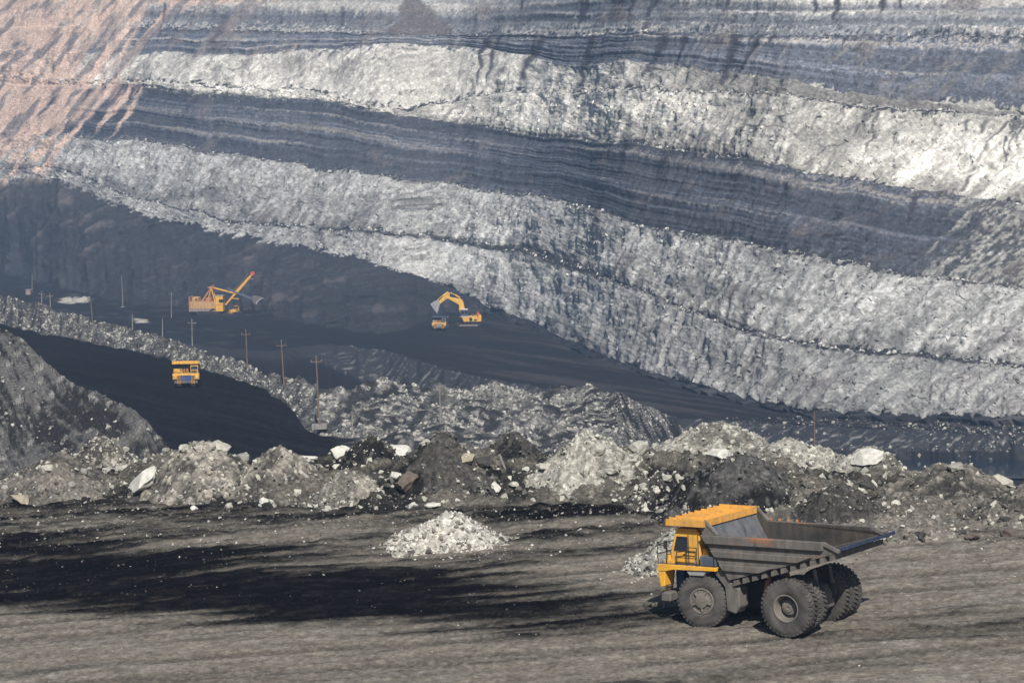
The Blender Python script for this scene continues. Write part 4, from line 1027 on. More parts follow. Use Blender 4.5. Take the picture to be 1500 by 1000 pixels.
def dump_truck(label, canopy_mat, grille_mat, cab_mat, grille_frame, group):
    root = empty('dump_truck')
    tag(root, label, 'dump truck', group)
    B = lambda mb, n, m, parent=root, bevel=0.0, sm=False: mb.build(n, m, parent, bevel, sm)
    # wheels
    def wheel(x, y, rim, sc, flip, steer=0.0):
        w = empty('wheel', (x, y, 1.53 * sc)); w.parent = root
        w.rotation_euler = (0, 0, (math.pi if flip else 0) + steer)
        spin = random.uniform(0, 6)
        child(TYRE, 'tyre', w, rot=(0, spin, 0), scale=(sc, 1, sc)); child(rim, 'rim', w, rot=(0, spin, 0), scale=(sc, 1, sc))
    wheel(5.3, 2.35, RIM_F, 0.98, False, 0.10); wheel(5.3, -2.35, RIM_F, 0.98, True, 0.10)
    for y in (2.55, 1.52): wheel(0, y, RIM_D, 1.0, False)
    for y in (-2.55, -1.52): wheel(0, y, RIM_D, 1.0, True)
    # chassis
    ch = MB()
    for y in (-0.62, 0.62): ch.box(-1.0, 7.3, y - 0.2, y + 0.2, 1.55, 2.35)
    ch.box(4.9, 5.7, -1.9, 1.9, 1.2, 1.75); ch.box(2.2, 2.8, -0.8, 0.8, 1.5, 2.5); ch.box(5.8, 7.2, -0.9, 0.9, 1.7, 3.2)
    ch.box(3.0, 4.3, -1.9, -0.9, 1.4, 2.6)
    B(ch, 'chassis', M['dark'], bevel=0.03)
    ax = MB().lathe([(0.0, -1.15), (0.62, -1.15), (0.72, -0.6), (0.72, 0.6), (0.62, 1.15), (0.0, 1.15)], (0, 0, 1.53), 24)
    ax.prism([(-0.95, 1.15), (-0.5, 0.85), (0.3, 0.9), (0.5, 1.6), (0.2, 2.4), (-0.7, 2.35), (-0.98, 1.9)], -0.72, 0.72)
    B(ax, 'axle_housing', M['steel'], bevel=0.04)
    for y in (-0.85, 0.85):
        B(MB().tube((-0.85, y, 1.75), (-0.75, y, 2.5), 0.17, n=14).tube((-0.75, y, 2.5), (-0.62, y, 3.3), 0.11, n=14), 'suspension_cylinder', M['rim'], sm=True)
    for y in (-1.05, 1.05):
        B(MB().tube((2.3, y, 1.5), (2.05, y, 2.6), 0.16, n=12).tube((2.05, y, 2.6), (1.9, y, 3.3), 0.11, n=12), 'hoist_cylinder', M['brown'], sm=True)
    # tray
    slope = 0.292
    zb = lambda x: 2.76 + (3.44 - x) * slope
    tray = empty('tray'); tray.parent = root
    outline = [(3.44, 2.78), (4.70, 4.6), (5.22, 5.58), (4.80, 5.93), (4.04, 5.16), (-2.24, 5.16), (-3.22, 4.72), (-3.22, 4.66)]
    for y in (1, -1):
        sw = B(MB().prism(outline, y * 2.78, y * 2.86), 'side_wall', M['tray'], tray)
        B(MB().prism([(3.6, 3.0), (4.78, 5.1), (4.78, 5.88), (4.02, 5.13), (-2.22, 5.13), (-3.15, 4.72), (-3.15, 4.9)], y * 2.762, y * 2.778), 'liner_plate', M['worn'], sw)
        for z0, z1, x1, out in ((4.70, 5.16, -2.30, 0.20), (3.98, 4.34, -0.75, 0.15), (3.28, 3.62, 1.55, 0.15)):
            xf = 3.44 + (0.5 * (z0 + z1) - 2.78) * 0.70
            pr = [(3.44 + (z0 - 2.78) * 0.692 - 0.03, z0), (3.44 + (z1 - 2.78) * 0.692 - 0.03, z1), (x1 - (0.0 if z1 > 5 else 0.9), z1), (x1, z0)]
            B(MB().prism(pr, y * 2.862, y * (2.862 + out)), 'side_beam', M['tray'], tray, bevel=0.03)
        B(MB().beam((-2.24, y * 2.86, 5.1), (-3.2, y * 2.86, 4.70), 0.22, 0.16), 'tail_rail', M['steel'], tray)
        B(MB().beam((4.86, y * 2.83, 5.93), (4.06, y * 2.83, 5.18), 0.16, 0.12), 'gusset_rail', M['rim'], tray)
    fl = MB().prism([(3.5, 2.95), (-3.2, 4.86), (-3.2, 4.70), (3.46, 2.80)], -2.775, 2.775)
    B(fl, 'tray_floor', M['worn'], tray)
    lip = MB().prism([(-3.205, 4.88), (-3.62, 5.03), (-3.62, 4.83), (-3.205, 4.70)], -2.84, 2.84)
    B(lip, 'tail_lip', M['lip'], tray, bevel=0.02)
    B(MB().prism([(3.50, 2.96), (4.98, 5.70), (5.10, 5.62), (3.58, 2.80)], -2.775, 2.775), 'front_wall', M['front'], tray)
    for i in range(11):
        x = 3.05 - i * 0.58; z = zb(x)
        B(MB().prism([(x - 0.15, z - 0.02), (x + 0.15, z - 0.02 - 0.088), (x + 0.15, z - 0.40), (x - 0.15, z - 0.31)], -2.84, 2.84), 'floor_beam', M['steel'], tray)
    for i in range(4):
        B(MB().beam((4.0 - i * 0.55, -2.94, 5.17), (4.0 - i * 0.55, -2.94, 5.30), 0.10), 'rail_lug', M['brown'], tray)
    cp = B(MB().box(4.86, 7.14, -3.02, 3.02, 5.62, 5.70), 'canopy', canopy_mat, tray)
    B(MB().box(7.175, 7.23, -3.02, 3.02, 5.56, 5.84), 'canopy_front', canopy_mat, cp)
    for y in (-1, 1): B(MB().box(4.80, 7.142, y * 3.025, y * 3.09, 5.58, 5.93), 'canopy_side', canopy_mat, cp)
    for i in range(9):
        y = -2.7 + i * 0.675
        vs = [(7.17, y - 0.27, 5.703), (7.17, y + 0.05, 5.703), (7.17, y, 6.0), (4.90, y - 0.27, 5.703), (4.90, y + 0.05, 5.703), (4.90, y, 5.93)]
        B(MB().add(vs, [(0, 1, 2), (5, 4, 3), (0, 3, 4, 1), (1, 4, 5, 2), (2, 5, 3, 0)]), 'canopy_rib', canopy_mat, cp)
    B(MB().box(4.79, 4.855, -3.02, 3.02, 5.58, 5.94), 'canopy_rear', canopy_mat, cp)
    # deck, tanks
    dk_ = B(MB().prism([(7.86, 3.20), (7.80, 3.42), (4.15, 3.42), (4.15, 3.22), (6.9, 3.14), (7.4, 3.02), (7.86, 3.02)], -2.98, 2.98), 'deck', M['orange'], bevel=0.02)
    B(MB().box(4.2, 7.78, -2.9, 2.9, 3.424, 3.45), 'deck_plate', M['bluegrey'], dk_)
    for y in (1, -1):
        B(MB().prism([(4.55, 3.21), (4.05, 3.30), (3.30, 2.55), (2.95, 2.30), (2.92, 1.35), (3.2, 0.95), (3.72, 1.1), (3.82, 2.35)], y * 1.75, y * 2.72), 'fuel_tank' if y > 0 else 'hydraulic_tank', M['steel'], bevel=0.05)
        B(MB().prism([(6.1, 3.13), (4.8, 3.2), (5.0, 2.9), (5.9, 2.88)], y * 2.2, y * 2.9), 'wheel_guard', M['grey'], bevel=0.03)
        B(MB().prism([(7.86, 3.0), (7.40, 3.0), (7.46, 2.2), (7.72, 2.12)], y * 1.95, y * 2.96), 'headlight_housing', M['orange'], bevel=0.03)
        for z in (2.82, 2.48):
            B(MB().tube((7.74, y * 2.4, z), (7.93 - (2.9 - z) * 0.12, y * 2.4, z), 0.13, n=12), 'headlight', M['white'], sm=True)
        # stairs beside the radiator
        st_ = B(MB().beam((8.15, y * 1.28, 1.15), (7.80, y * 1.28, 3.2), 0.06, 0.12).beam((8.15, y * 1.85, 1.15), (7.80, y * 1.85, 3.2), 0.06, 0.12), 'stair_rails', M['orange'])
        for i in range(7):
            z = 1.3 + i * 0.28
            B(MB().box(8.02 - (z - 1.15) * 0.17, 8.28 - (z - 1.15) * 0.17, y * 1.31, y * 1.82, z, z + 0.05), 'step', M['orange'], st_)
        B(MB().path([(8.22, y * 1.28, 1.2), (8.28, y * 1.28, 0.75), (8.28, y * 1.85, 0.75), (8.22, y * 1.85, 1.2)], 0.035), 'ladder_loop', M['rim'])
    bp_ = MB().box(7.35, 7.98, -2.6, 2.6, 1.25, 1.80)
    B(bp_, 'bumper', M['steel'], bevel=0.08)
    rad = B(MB().box(7.30, 7.82, -1.18, 1.18, 1.82, 3.02), 'radiator', grille_mat, bevel=0.03)
    for i in range(9):
        B(MB().box(7.822, 7.85, -1.10, 1.10, 1.90 + i * 0.125, 1.93 + i * 0.125), 'grille_bar', grille_mat, rad)
    B(MB().prism([(7.35, 3.025), (7.90, 3.025), (7.86, 3.52), (7.35, 3.52)], -1.22, 1.22), 'radiator_cowl', grille_frame, bevel=0.03)
    B(MB().box(7.852, 7.90, -0.28, -0.02, 2.30, 2.46).box(7.852, 7.90, 0.06, 0.30, 2.30, 2.40), 'badge', M['rim'], rad)
    # cab (left side)
    cab = B(MB().prism([(5.28, 3.455), (7.12, 3.455), (7.16, 4.12), (6.86, 5.12), (6.70, 5.30), (5.42, 5.30), (5.28, 5.12)], 1.02, 2.72), 'cab', cab_mat, bevel=0.06)
    B(MB().prism([(6.82, 5.305), (6.70, 5.40), (5.50, 5.40), (5.38, 5.305)], 0.98, 2.76), 'cab_roof', cab_mat, cab, bevel=0.03)
    fr = MB()
    def pane(o3, name, pts, nrm, parent):
        n_ = Vector(nrm).normalized()
        P0 = [Vector(q) for q in pts]
        vs = [q + n_ * 0.012 for q in P0] + [q - n_ * 0.03 for q in P0]
        k_ = len(P0)
        return B(MB().add(vs, [tuple(range(k_)), tuple(range(2 * k_ - 1, k_ - 1, -1))] + [(i, i + k_, (i + 1) % k_ + k_, (i + 1) % k_) for i in range(k_)]), name, M['glass'], parent)
    w1 = pane(None, 'side_window', [(6.86, 2.724, 4.22), (6.68, 2.724, 4.92), (6.08, 2.724, 4.92), (6.08, 2.724, 4.22)], (0, 1, 0), cab)
    B(MB().path([(6.88, 2.745, 4.20), (6.69, 2.745, 4.94), (6.06, 2.745, 4.94), (6.06, 2.745, 4.20), (6.88, 2.745, 4.20)], 0.028), 'window_seal', M['dark'], w1)
    for ya, yb_ in ((1.12, 2.62),):
        a = 0.3 / 1.0
        pane(None, 'windscreen', [(7.135, ya, 4.20), (7.135, yb_, 4.20), (6.895, yb_, 5.0), (6.895, ya, 5.0)], (0.958, 0, 0.287), cab)
        pane(None, 'lower_window', [(7.145, ya + .1, 3.72), (7.145, yb_ - .1, 3.72), (7.158, yb_ - .1, 4.02), (7.158, ya + .1, 4.02)], (1, 0, -0.05), cab)
    pane(None, 'inner_window', [(6.7, 1.016, 4.2), (6.7, 1.016, 4.95), (5.6, 1.016, 4.95), (5.6, 1.016, 4.2)], (0, -1, 0), cab)
    dr = B(MB().path([(5.98, 2.74, 3.5), (5.98, 2.74, 5.1)], 0.02).path([(5.36, 2.74, 3.5), (5.36, 2.74, 5.1)], 0.02), 'door_seam', M['dark'], cab)
    B(MB().tube((6.35, 2.73, 3.98), (6.15, 2.76, 3.98), 0.03), 'door_handle', M['dark'], cab)
    B(MB().prism([(7.2, 3.46), (7.02, 3.9), (6.9, 3.9), (6.9, 3.46)], 2.30, 2.74), 'cab_step_box', M['orange'], cab)
    B(MB().tube((5.55, 2.74, 3.62), (5.55, 2.79, 3.62), 0.07, n=10), 'marker_lamp', M['white'], cab, sm=True)
    B(MB().prism([(5.24, 3.46), (5.24, 4.35), (5.05, 4.3), (4.75, 3.72), (4.62, 3.46)], 1.7, 2.5), 'rear_bracket', M['orange'], bevel=0.03)
    B(MB().box(4.22, 5.2, 2.52, 2.92, 3.46, 3.98), 'battery_box', M['bluegrey'], bevel=0.03)
    B(MB().path([(7.05, 2.80, 4.1), (7.32, 3.02, 4.3), (7.32, 3.02, 4.35)], 0.025).box(7.28, 7.34, 2.84, 3.12, 4.3, 4.72), 'mirror', M['dark'])
    # handrails on the deck
    for pts in ([(4.3, 2.95, 3.45), (4.3, 2.95, 4.3)], [(5.35, 2.95, 3.25), (5.35, 2.95, 4.42)], [(5.98, 2.95, 3.25), (5.98, 2.95, 4.42)], [(6.62, 2.95, 3.25), (6.62, 2.95, 4.15)],
                [(5.35, 2.95, 4.42), (5.98, 2.95, 4.42)], [(5.35, 2.95, 4.22), (5.98, 2.95, 4.22), (6.62, 2.95, 4.12)], [(5.35, 2.95, 3.84), (6.62, 2.95, 3.84)],
                [(7.86, 2.9, 3.45), (7.86, 2.9, 4.45), (7.86, 1.0, 4.45), (7.86, 1.0, 3.45)], [(7.86, 2.9, 3.95), (7.86, 1.0, 3.95)], [(7.86, 1.95, 3.45), (7.86, 1.95, 4.45)],
                [(7.86, -2.9, 3.45), (7.86, -2.9, 4.25), (7.86, -0.4, 4.25), (7.86, -0.4, 3.45)], [(7.86, -2.9, 3.85), (7.86, -0.4, 3.85)],
                [(7.86, -2.9, 4.25), (4.4, -2.9, 4.25), (4.4, -2.9, 3.45)], [(7.86, -2.9, 3.85), (4.4, -2.9, 3.85)], [(6.1, -2.9, 3.45), (6.1, -2.9, 4.25)],
                [(7.86, 2.9, 4.45), (7.3, 2.9, 4.45), (7.3, 2.9, 3.45)]):
        B(MB().path(pts, 0.026), 'handrail', M['dark'])
    B(MB().box(7.0, 7.5, 2.3, 2.8, 3.46, 3.62).tube((7.3, 2.55, 3.6), (7.3, 2.55, 3.95), 0.16, n=10), 'beacon_box', M['orange'], sm=True)
    # plant on the right of the deck
    B(MB().box(5.2, 6.6, -2.75, -1.3, 3.46, 4.35), 'control_cabinet', cab_mat, bevel=0.05)
    for i, y in enumerate((-1.0, -0.35, 0.3)):
        B(MB().tube((6.3, y, 3.46), (6.3, y, 4.25), 0.24, n=14).tube((6.3, y, 4.25), (6.3, y, 4.42), 0.12, n=10), 'air_filter', M['brown'] if i % 2 else M['orange'], sm=True)
    B(MB().path([(6.3, -1.0, 4.4), (6.7, -1.0, 4.2), (7.0, -0.6, 3.7)], 0.09, 8), 'intake_pipe', M['brown'], sm=True)
    B(MB().path([(6.3, 0.3, 4.4), (6.8, 0.3, 4.1), (7.0, 0.1, 3.7)], 0.09, 8), 'intake_pipe', M['brown'], sm=True)
    B(MB().box(6.9, 7.5, -2.6, -1.9, 3.46, 4.05), 'resistor_box', M['orange'], bevel=0.04)
    B(MB().box(6.9, 7.3, -1.3, -0.8, 3.46, 3.9), 'filter_box', M['yellow'], bevel=0.04)
    return root
TRK = 'dump trucks in the pit'
t1 = dump_truck('large dump truck with orange canopy and empty grey tray on the near bench', M['canopy'], M['blue'], M['orange'], M['orange'], TRK)
t2_ = dump_truck('yellow dump truck with blue radiator coming down the black haul road', M['yellow'], M['blue'], M['yellow'], M['yellow'], TRK)
t3 = dump_truck('dump truck with navy canopy being loaded under the excavator bucket', M['navy'], M['grey'], M['grey'], M['orange'], TRK)
for o in (TYRE, RIM_F, RIM_D): bpy.data.objects.remove(o)

def place_truck(root, px, py, heading, pitch=0.0, roll=0.0, ref=(0, 2.55), near=True, plane_z=None):
    """put the contact point ref of the truck on photo point (px, py)"""
    m, e = me(px, py)
    if plane_z is None: Y = float((ZC + GRADE * X0) / (GRADE * m - e))
    else: Y = (plane_z - ZC) / float(e)
    P_ = at(px, py, Y)
    R = Matrix.Rotation(heading, 3, 'Z') @ Matrix.Rotation(pitch, 3, 'Y') @ Matrix.Rotation(roll, 3, 'X')
    root.location = P_ - R @ Vector((ref[0], ref[1], 0))
    root.rotation_euler = R.to_euler()
# heading: local +x is forward; image left and away
place_truck(t1, 1158, 931, math.pi - math.radians(36), pitch=math.radians(4.0), roll=math.radians(1.5))
gp = hit(277, 566)
place_truck(t2_, 273, 567, -math.pi / 2 + math.radians(8), ref=(5.3, 0), plane_z=-36.0)
place_truck(t3, 644, 484, -math.pi / 2 - math.radians(4), ref=(5.3, 0), plane_z=-65.0)

# ================================================================== ROPE SHOVEL
def rope_shovel(px, py):
    Y = (-65 - ZC) / float(me(px, py)[1]); P_ = at(px, py, Y)
    root = empty('rope_shovel', P_, math.radians(-6))
    tag(root, 'big orange rope shovel with raised boom on the black pit floor', 'mining shovel')
    B = lambda mb, n, m, parent=root, bevel=0.0: mb.build(n, m, parent, bevel)
    for y in (-3.2, 3.2):
        B(MB().prism([(-3.5, 0.0), (5.5, 0.0), (6.6, 0.7), (6.2, 1.6), (5.4, 1.9), (-3.4, 1.9), (-4.4, 1.5), (-4.6, 0.6)], y - 0.8, y + 0.8), 'crawler_track', M['dark'], bevel=0.1)
    B(MB().box(-2.5, 4.5, -2.6, 2.6, 0.7, 1.5).lathe([(0, 0), (1, 0)], (0, 0, 0), 6), 'car_body', M['dark'])
    h = B(MB().box(-7.3, 4.1, -3.2, 3.2, 3.0, 5.9), 'house', M['buff'], bevel=0.08)
    B(MB().prism([(-7.3, 1.7), (0.6, 1.7), (2.6, 2.99), (-7.3, 2.99)], -3.15, 3.15), 'house_skirt', M['skirt'], h)
    B(MB().box(-6.4, -1.2, -2.8, 2.8, 1.5, 1.69), 'counterweight', M['grey'], h)
    B(MB().box(1.2, 4.0, -3.1, 3.1, 1.7, 1.95).box(2.6, 4.0, -2.4, 2.4, 1.95, 2.99), 'turntable_beam', M['skirt'], h)
    B(MB().box(-7.75, -7.35, -3.3, 3.3, 1.6, 8.2), 'rear_ladder_frame', M['brown'], h)
    for i in range(7):
        B(MB().box(-6.9 + i * 1.5, -6.85 + i * 1.5, -3.23, -3.203, 3.1, 5.8), 'panel_seam', M['brown'], h)
    fb = B(MB().box(-6.5, -3.7, -2.4, 1.6, 5.92, 7.9), 'fan_housing', M['buff'], h, 0.06)
    B(MB().lathe([(0.0, 0.0), (0.55, 0.0), (0.55, 0.06), (0.0, 0.06)], (-4.6, -2.47, 6.9), 12), 'fan_grille', M['dark'], fb)
    B(MB().box(-0.4, 1.7, -2.2, 1.5, 5.92, 7.7), 'vent_box', M['brown'], h, 0.06)
    B(MB().path([(-7, -3.1, 5.9), (-7, -3.1, 6.9), (-0.6, -3.1, 6.9), (3.9, -3.1, 6.9)], 0.06), 'roof_rail', M['brown'], h)
    cb = B(MB().box(4.2, 7.5, -3.4, -0.4, 1.9, 8.7), 'operator_cab', M['orange'], root, 0.08)
    B(MB().box(4.1, 7.7, -3.5, -0.3, 8.705, 8.95), 'cab_roof', M['grey'], cb)
    B(MB().box(5.8, 7.53, -3.43, -1.0, 5.8, 7.2), 'cab_window', M['glass'], cb)
    B(MB().box(4.4, 7.4, -3.42, -3.403, 4.7, 4.85), 'cab_trim', M['brown'], cb)
    ap = (1.8, 0, 12.2)
    for y in (-1.6, 1.6):
        B(MB().beam((-2.7, y, 5.9), (ap[0] - .3, y * 0.6, 12.0), 0.32), 'gantry_leg', M['brown'])
        B(MB().beam((3.6, y, 5.9), (ap[0], y * 0.6, 12.2), 0.42), 'gantry_leg', M['orange'])
        B(MB().beam((0.7, y, 7.6), (ap[0], y * 0.6, 12.0), 0.3), 'gantry_leg', M['orange'])
        B(MB().beam((ap[0], y * 0.6, 12.2), (11.6, y * 0.5, 9.8), 0.34), 'boom_stay', M['orange'])
    B(MB().box(0.8, 2.9, -1.3, 1.3, 11.8, 12.5).beam((1.4, 0, 12.5), (3.0, 0, 13.4), 0.2).beam((0.3, -1, 12.2), (0.3, 1, 12.2), 0.4), 'gantry_head', M['brown'])
    f0, f1_ = Vector((8.0, 0, 4.6)), Vector((19.4, 0, 17.4))
    for y in (-0.75, 0.75):
        B(MB().beam(f0 + Vector((0, y, 0)), f0.lerp(f1_, 0.42) + Vector((0, y, 0)), 0.5, 0.6, 0.5, 0.9), 'boom_chord', M['orange'])
        B(MB().beam(f0.lerp(f1_, 0.42) + Vector((0, y, 0)), f1_ + Vector((0, y * 0.6, 0)), 0.5, 1.3, 0.4, 0.9), 'boom_chord', M['orange'])
    ties = MB()
    for i in range(8):
        c_ = f0.lerp(f1_, 0.08 + i * 0.12); ties.beam(c_ + Vector((0, -0.7, 0)), c_ + Vector((0, 0.7, 0)), 0.25)
    B(ties, 'boom_ties', M['brown'])
    B(MB().path([f0.lerp(f1_, .45) + Vector((-.9, -1, .9)), f1_ + Vector((-.9, -1, .9))], 0.07), 'boom_walkway_rail', M['brown'])
    hd = B(MB().beam(f1_, f1_ + Vector((0.9, 0, 1.0)), 1.2, 0.7), 'boom_point', M['brown'])
    B(MB().lathe([(0.0, -0.5), (0.95, -0.5), (0.8, -0.3), (0.8, 0.3), (0.95, 0.5), (0.0, 0.5)], (20.2, 0, 18.4), 18), 'head_sheave', M['red'])
    B(MB().beam((18.6, -0.6, 16.2), (20.8, -0.6, 16.0), 0.25, 0.2), 'boom_light_arm', M['brown'])
    B(MB().beam((11.2, -1.0, 7.5), (14.2, -1.0, 7.3), 0.35, 0.3), 'saddle_platform', M['orange'])
    B(MB().beam((9.5, 0.9, 11.4), (21.0, 0.9, 6.9), 0.45, 0.7).beam((9.5, -0.9, 11.4), (21.0, -0.9, 6.9), 0.45, 0.7), 'dipper_handle', M['bluegrey'])
    B(MB().prism([(20.0, 8.6), (22.6, 8.4), (24.3, 7.7), (23.6, 6.0), (21.9, 5.0), (20.6, 5.4)], -1.5, 1.5), 'dipper', M['steel'], bevel=0.1)
    B(MB().beam((22.0, -1.55, 5.0), (22.6, -1.55, 6.4), 0.5).beam((22.6, -1.55, 6.4), (24.5, -1.55, 7.7), 0.5).beam((22.0, 1.55, 5.0), (24.5, 1.55, 7.7), 0.4), 'dipper_lip', M['grey'])
    ro = MB()
    for y in (-0.4, 0.4): ro.tube((20.6, y, 19.0), (21.8, y, 8.6), 0.06).tube((3.0, y, 5.9), (19.6, y, 19.0), 0.05)
    B(ro, 'hoist_rope', M['dark'])
    return root
rope_shovel(305, 461)

# ================================================================== HYDRAULIC EXCAVATOR
def hydraulic_excavator(px, py):
    Y = (-65 - ZC) / float(me(px, py)[1]); P_ = at(px, py, Y)
    root = empty('hydraulic_excavator', P_, math.radians(4))
    tag(root, 'yellow hydraulic excavator with arched boom loading the navy canopy truck', 'excavator')
    B = lambda mb, n, m, parent=root, bevel=0.0, sm=False: mb.build(n, m, parent, bevel, sm)
    for y in (-2.6, 2.6):
        tr_ = B(MB().prism([(-5.0, 0.0), (3.6, 0.0), (4.5, 0.6), (4.4, 1.3), (3.8, 1.6), (-5.2, 1.6), (-6.0, 1.1), (-5.9, 0.5)], y - 0.55, y + 0.55), 'crawler_track', M['dark'], bevel=0.08)
        B(MB().box(-4.4, 3.2, y - 0.6, y + 0.6, 0.55, 1.05), 'track_frame', M['skirt'], tr_)
    B(MB().tube((0, 0, 1.0), (0, 0, 1.9), 1.7, n=20), 'slew_ring', M['dark'])
    B(MB().box(-3.6, 4.6, -2.8, 2.8, 1.9, 2.25), 'deck_frame', M['dark'])
    B(MB().prism([(-2.6, 2.26), (-0.4, 2.26), (-0.4, 4.3), (-3.2, 4.3), (-3.2, 3.6)], -2.75, 2.75), 'engine_panel', M['yellow'], bevel=0.05)
    B(MB().box(-3.9, 0.5, -2.8, -2.3, 4.31, 4.55), 'walkway', M['white'])
    eh = B(MB().box(-0.35, 3.3, -2.6, 2.6, 2.26, 4.3), 'engine_house', M['yellow'], bevel=0.08)
    B(MB().box(-0.2, 1.0, -2.64, -2.603, 2.5, 3.9), 'side_grille', M['dark'], eh)
    B(MB().box(1.6, 2.9, -2.64, -2.603, 2.6, 3.2), 'side_vent', M['dark'], eh)
    B(MB().prism([(3.35, 2.1), (4.75, 2.3), (4.9, 4.6), (4.3, 4.9), (3.35, 4.6)], -2.7, 2.7), 'counterweight', M['orange'], bevel=0.15)
    B(MB().path([(0.6, -2.7, 4.3), (0.6, -2.7, 5.2), (4.4, -2.7, 5.3), (4.4, -2.7, 4.6)], 0.06).path([(2.4, -2.7, 4.3), (2.4, -2.7, 5.25)], 0.06), 'guard_rail', M['orange'])
    B(MB().box(3.0, 4.0, -1.6, -0.6, 4.62, 6.1), 'red_tank', M['red'], bevel=0.1)
    B(MB().tube((1.4, 0.6, 4.3), (1.4, 0.6, 5.8), 0.25, n=10), 'exhaust', M['dark'], sm=True)
    cb = B(MB().box(-3.8, -0.9, -2.75, -0.5, 4.56, 7.3), 'cab', M['bluegrey'], bevel=0.1)
    B(MB().box(-3.6, -2.5, -2.78, -2.752, 5.4, 6.9), 'cab_window', M['glass'], cb); B(MB().box(-2.2, -1.1, -2.78, -2.752, 5.4, 6.9), 'cab_window', M['glass'], cb)
    B(MB().box(-3.83, -3.803, -2.6, -0.7, 5.3, 7.0), 'windscreen', M['glass'], cb)
    B(MB().box(-3.9, -0.8, -2.85, -0.4, 7.305, 7.5), 'cab_roof', M['white'], cb)
    bo = B(MB().prism([(-4.1, 3.6), (-1.9, 4.6), (-1.9, 7.0), (-2.7, 10.6), (-3.6, 11.5), (-8.7, 12.4), (-9.0, 11.6), (-5.0, 9.4), (-4.4, 8.8), (-4.5, 7.2)], 0.0, 1.4), 'boom', M['yellow'], bevel=0.12)
    B(MB().tube((-4.0, 0.7, 12.0), (-6.0, 0.7, 13.2), 0.28, n=10).tube((-6.0, 0.7, 13.2), (-8.2, 0.7, 14.2), 0.18, n=10), 'stick_cylinder', M['yellow'], bo, sm=True)
    for y in (-0.15, 1.55):
        B(MB().tube((-3.9, y, 4.6), (-4.9, y, 7.6), 0.26, n=10).tube((-4.9, y, 7.6), (-4.6, y, 9.3), 0.16, n=10), 'boom_cylinder', M['dark'], bo, sm=True)
    sk = B(MB().prism([(-8.2, 14.1), (-9.4, 14.3), (-12.9, 10.6), (-13.1, 9.6), (-12.5, 9.4), (-9.4, 11.6), (-8.3, 12.2)], 0.25, 1.15), 'stick', M['yellow'], bevel=0.1)
    B(MB().tube((-8.9, 0.7, 14.5), (-11.2, 0.7, 13.0), 0.26, n=10).tube((-11.2, 0.7, 13.0), (-13.2, 0.7, 11.3), 0.16, n=10).beam((-13.2, 0.7, 11.4), (-12.9, 0.7, 9.9), 0.3), 'bucket_cylinder', M['yellow'], sk, sm=True)
    bk = B(MB().prism([(-12.9, 11.2), (-12.4, 9.5), (-13.2, 6.4), (-13.7, 5.5), (-16.4, 9.4), (-15.2, 10.2)], -0.7, 2.1), 'bucket', M['grey'], bevel=0.1)
    for i in range(5):
        B(MB().beam((-13.65, -0.55 + i * 0.65, 5.7), (-13.3, -0.55 + i * 0.65, 4.9), 0.25, 0.2, 0.1, 0.08), 'tooth', M['grey'], bk)
    return root
hydraulic_excavator(688, 478)

# ================================================================== BULLDOZER
def bulldozer(px, py):
    Y = (-65 - ZC) / float(me(px, py)[1]); P_ = at(px, py, Y)
    root = empty('bulldozer', P_, math.radians(215))
    tag(root, 'small yellow bulldozer working beside the orange rope shovel', 'bulldozer')
    B = lambda mb, n, m, parent=root, bevel=0.0, sm=False: mb.build(n, m, parent, bevel, sm)
    for y in (-1.15, 1.15):
        B(MB().prism([(-1.7, 0.0), (1.7, 0.0), (2.2, 0.5), (2.0, 1.05), (-1.9, 1.15), (-2.3, 0.6)], y - 0.32, y + 0.32), 'crawler_track', M['dark'], bevel=0.05)
    B(MB().prism([(-1.9, 0.8), (2.4, 0.8), (2.4, 2.0), (0.5, 2.3), (0.5, 2.0), (-1.9, 2.0)], -0.8, 0.8), 'hood', M['yellow'], bevel=0.06)
    cb = B(MB().box(-1.6, 0.45, -0.95, 0.95, 2.0, 2.6), 'cab_base', M['yellow'], bevel=0.04)
    B(MB().box(-1.45, 0.3, -0.85, 0.85, 2.605, 3.5), 'cab_glass', M['glass'], cb)
    for x in (-1.5, 0.35):
        for y in (-0.88, 0.88): B(MB().box(x - .09, x + .09, y - .09, y + .09, 2.6, 3.55), 'cab_post', M['yellow'], cb)
    B(MB().box(-1.75, 0.6, -1.1, 1.1, 3.55, 3.75), 'cab_roof', M['yellow'], cb, 0.05)
    B(MB().prism([(2.9, 0.05), (3.3, 0.1), (3.05, 0.75), (3.25, 1.4), (3.0, 1.45), (2.75, 0.75)], -1.9, 1.9), 'blade', M['yellow'], bevel=0.03)
    for y in (-1.6, 1.6): B(MB().beam((2.8, y, 0.6), (-0.4, y, 0.55), 0.2), 'push_arm', M['yellow'])
    B(MB().prism([(-2.0, 0.7), (-2.9, 0.9), (-3.1, 0.2), (-2.8, 0.2), (-2.6, 0.6), (-2.0, 0.5)], -0.3, 0.3), 'ripper', M['brown'])
    B(MB().tube((1.6, 0.4, 2.1), (1.6, 0.4, 3.0), 0.08), 'exhaust', M['dark'], sm=True)
    return root
bulldozer(344, 460)

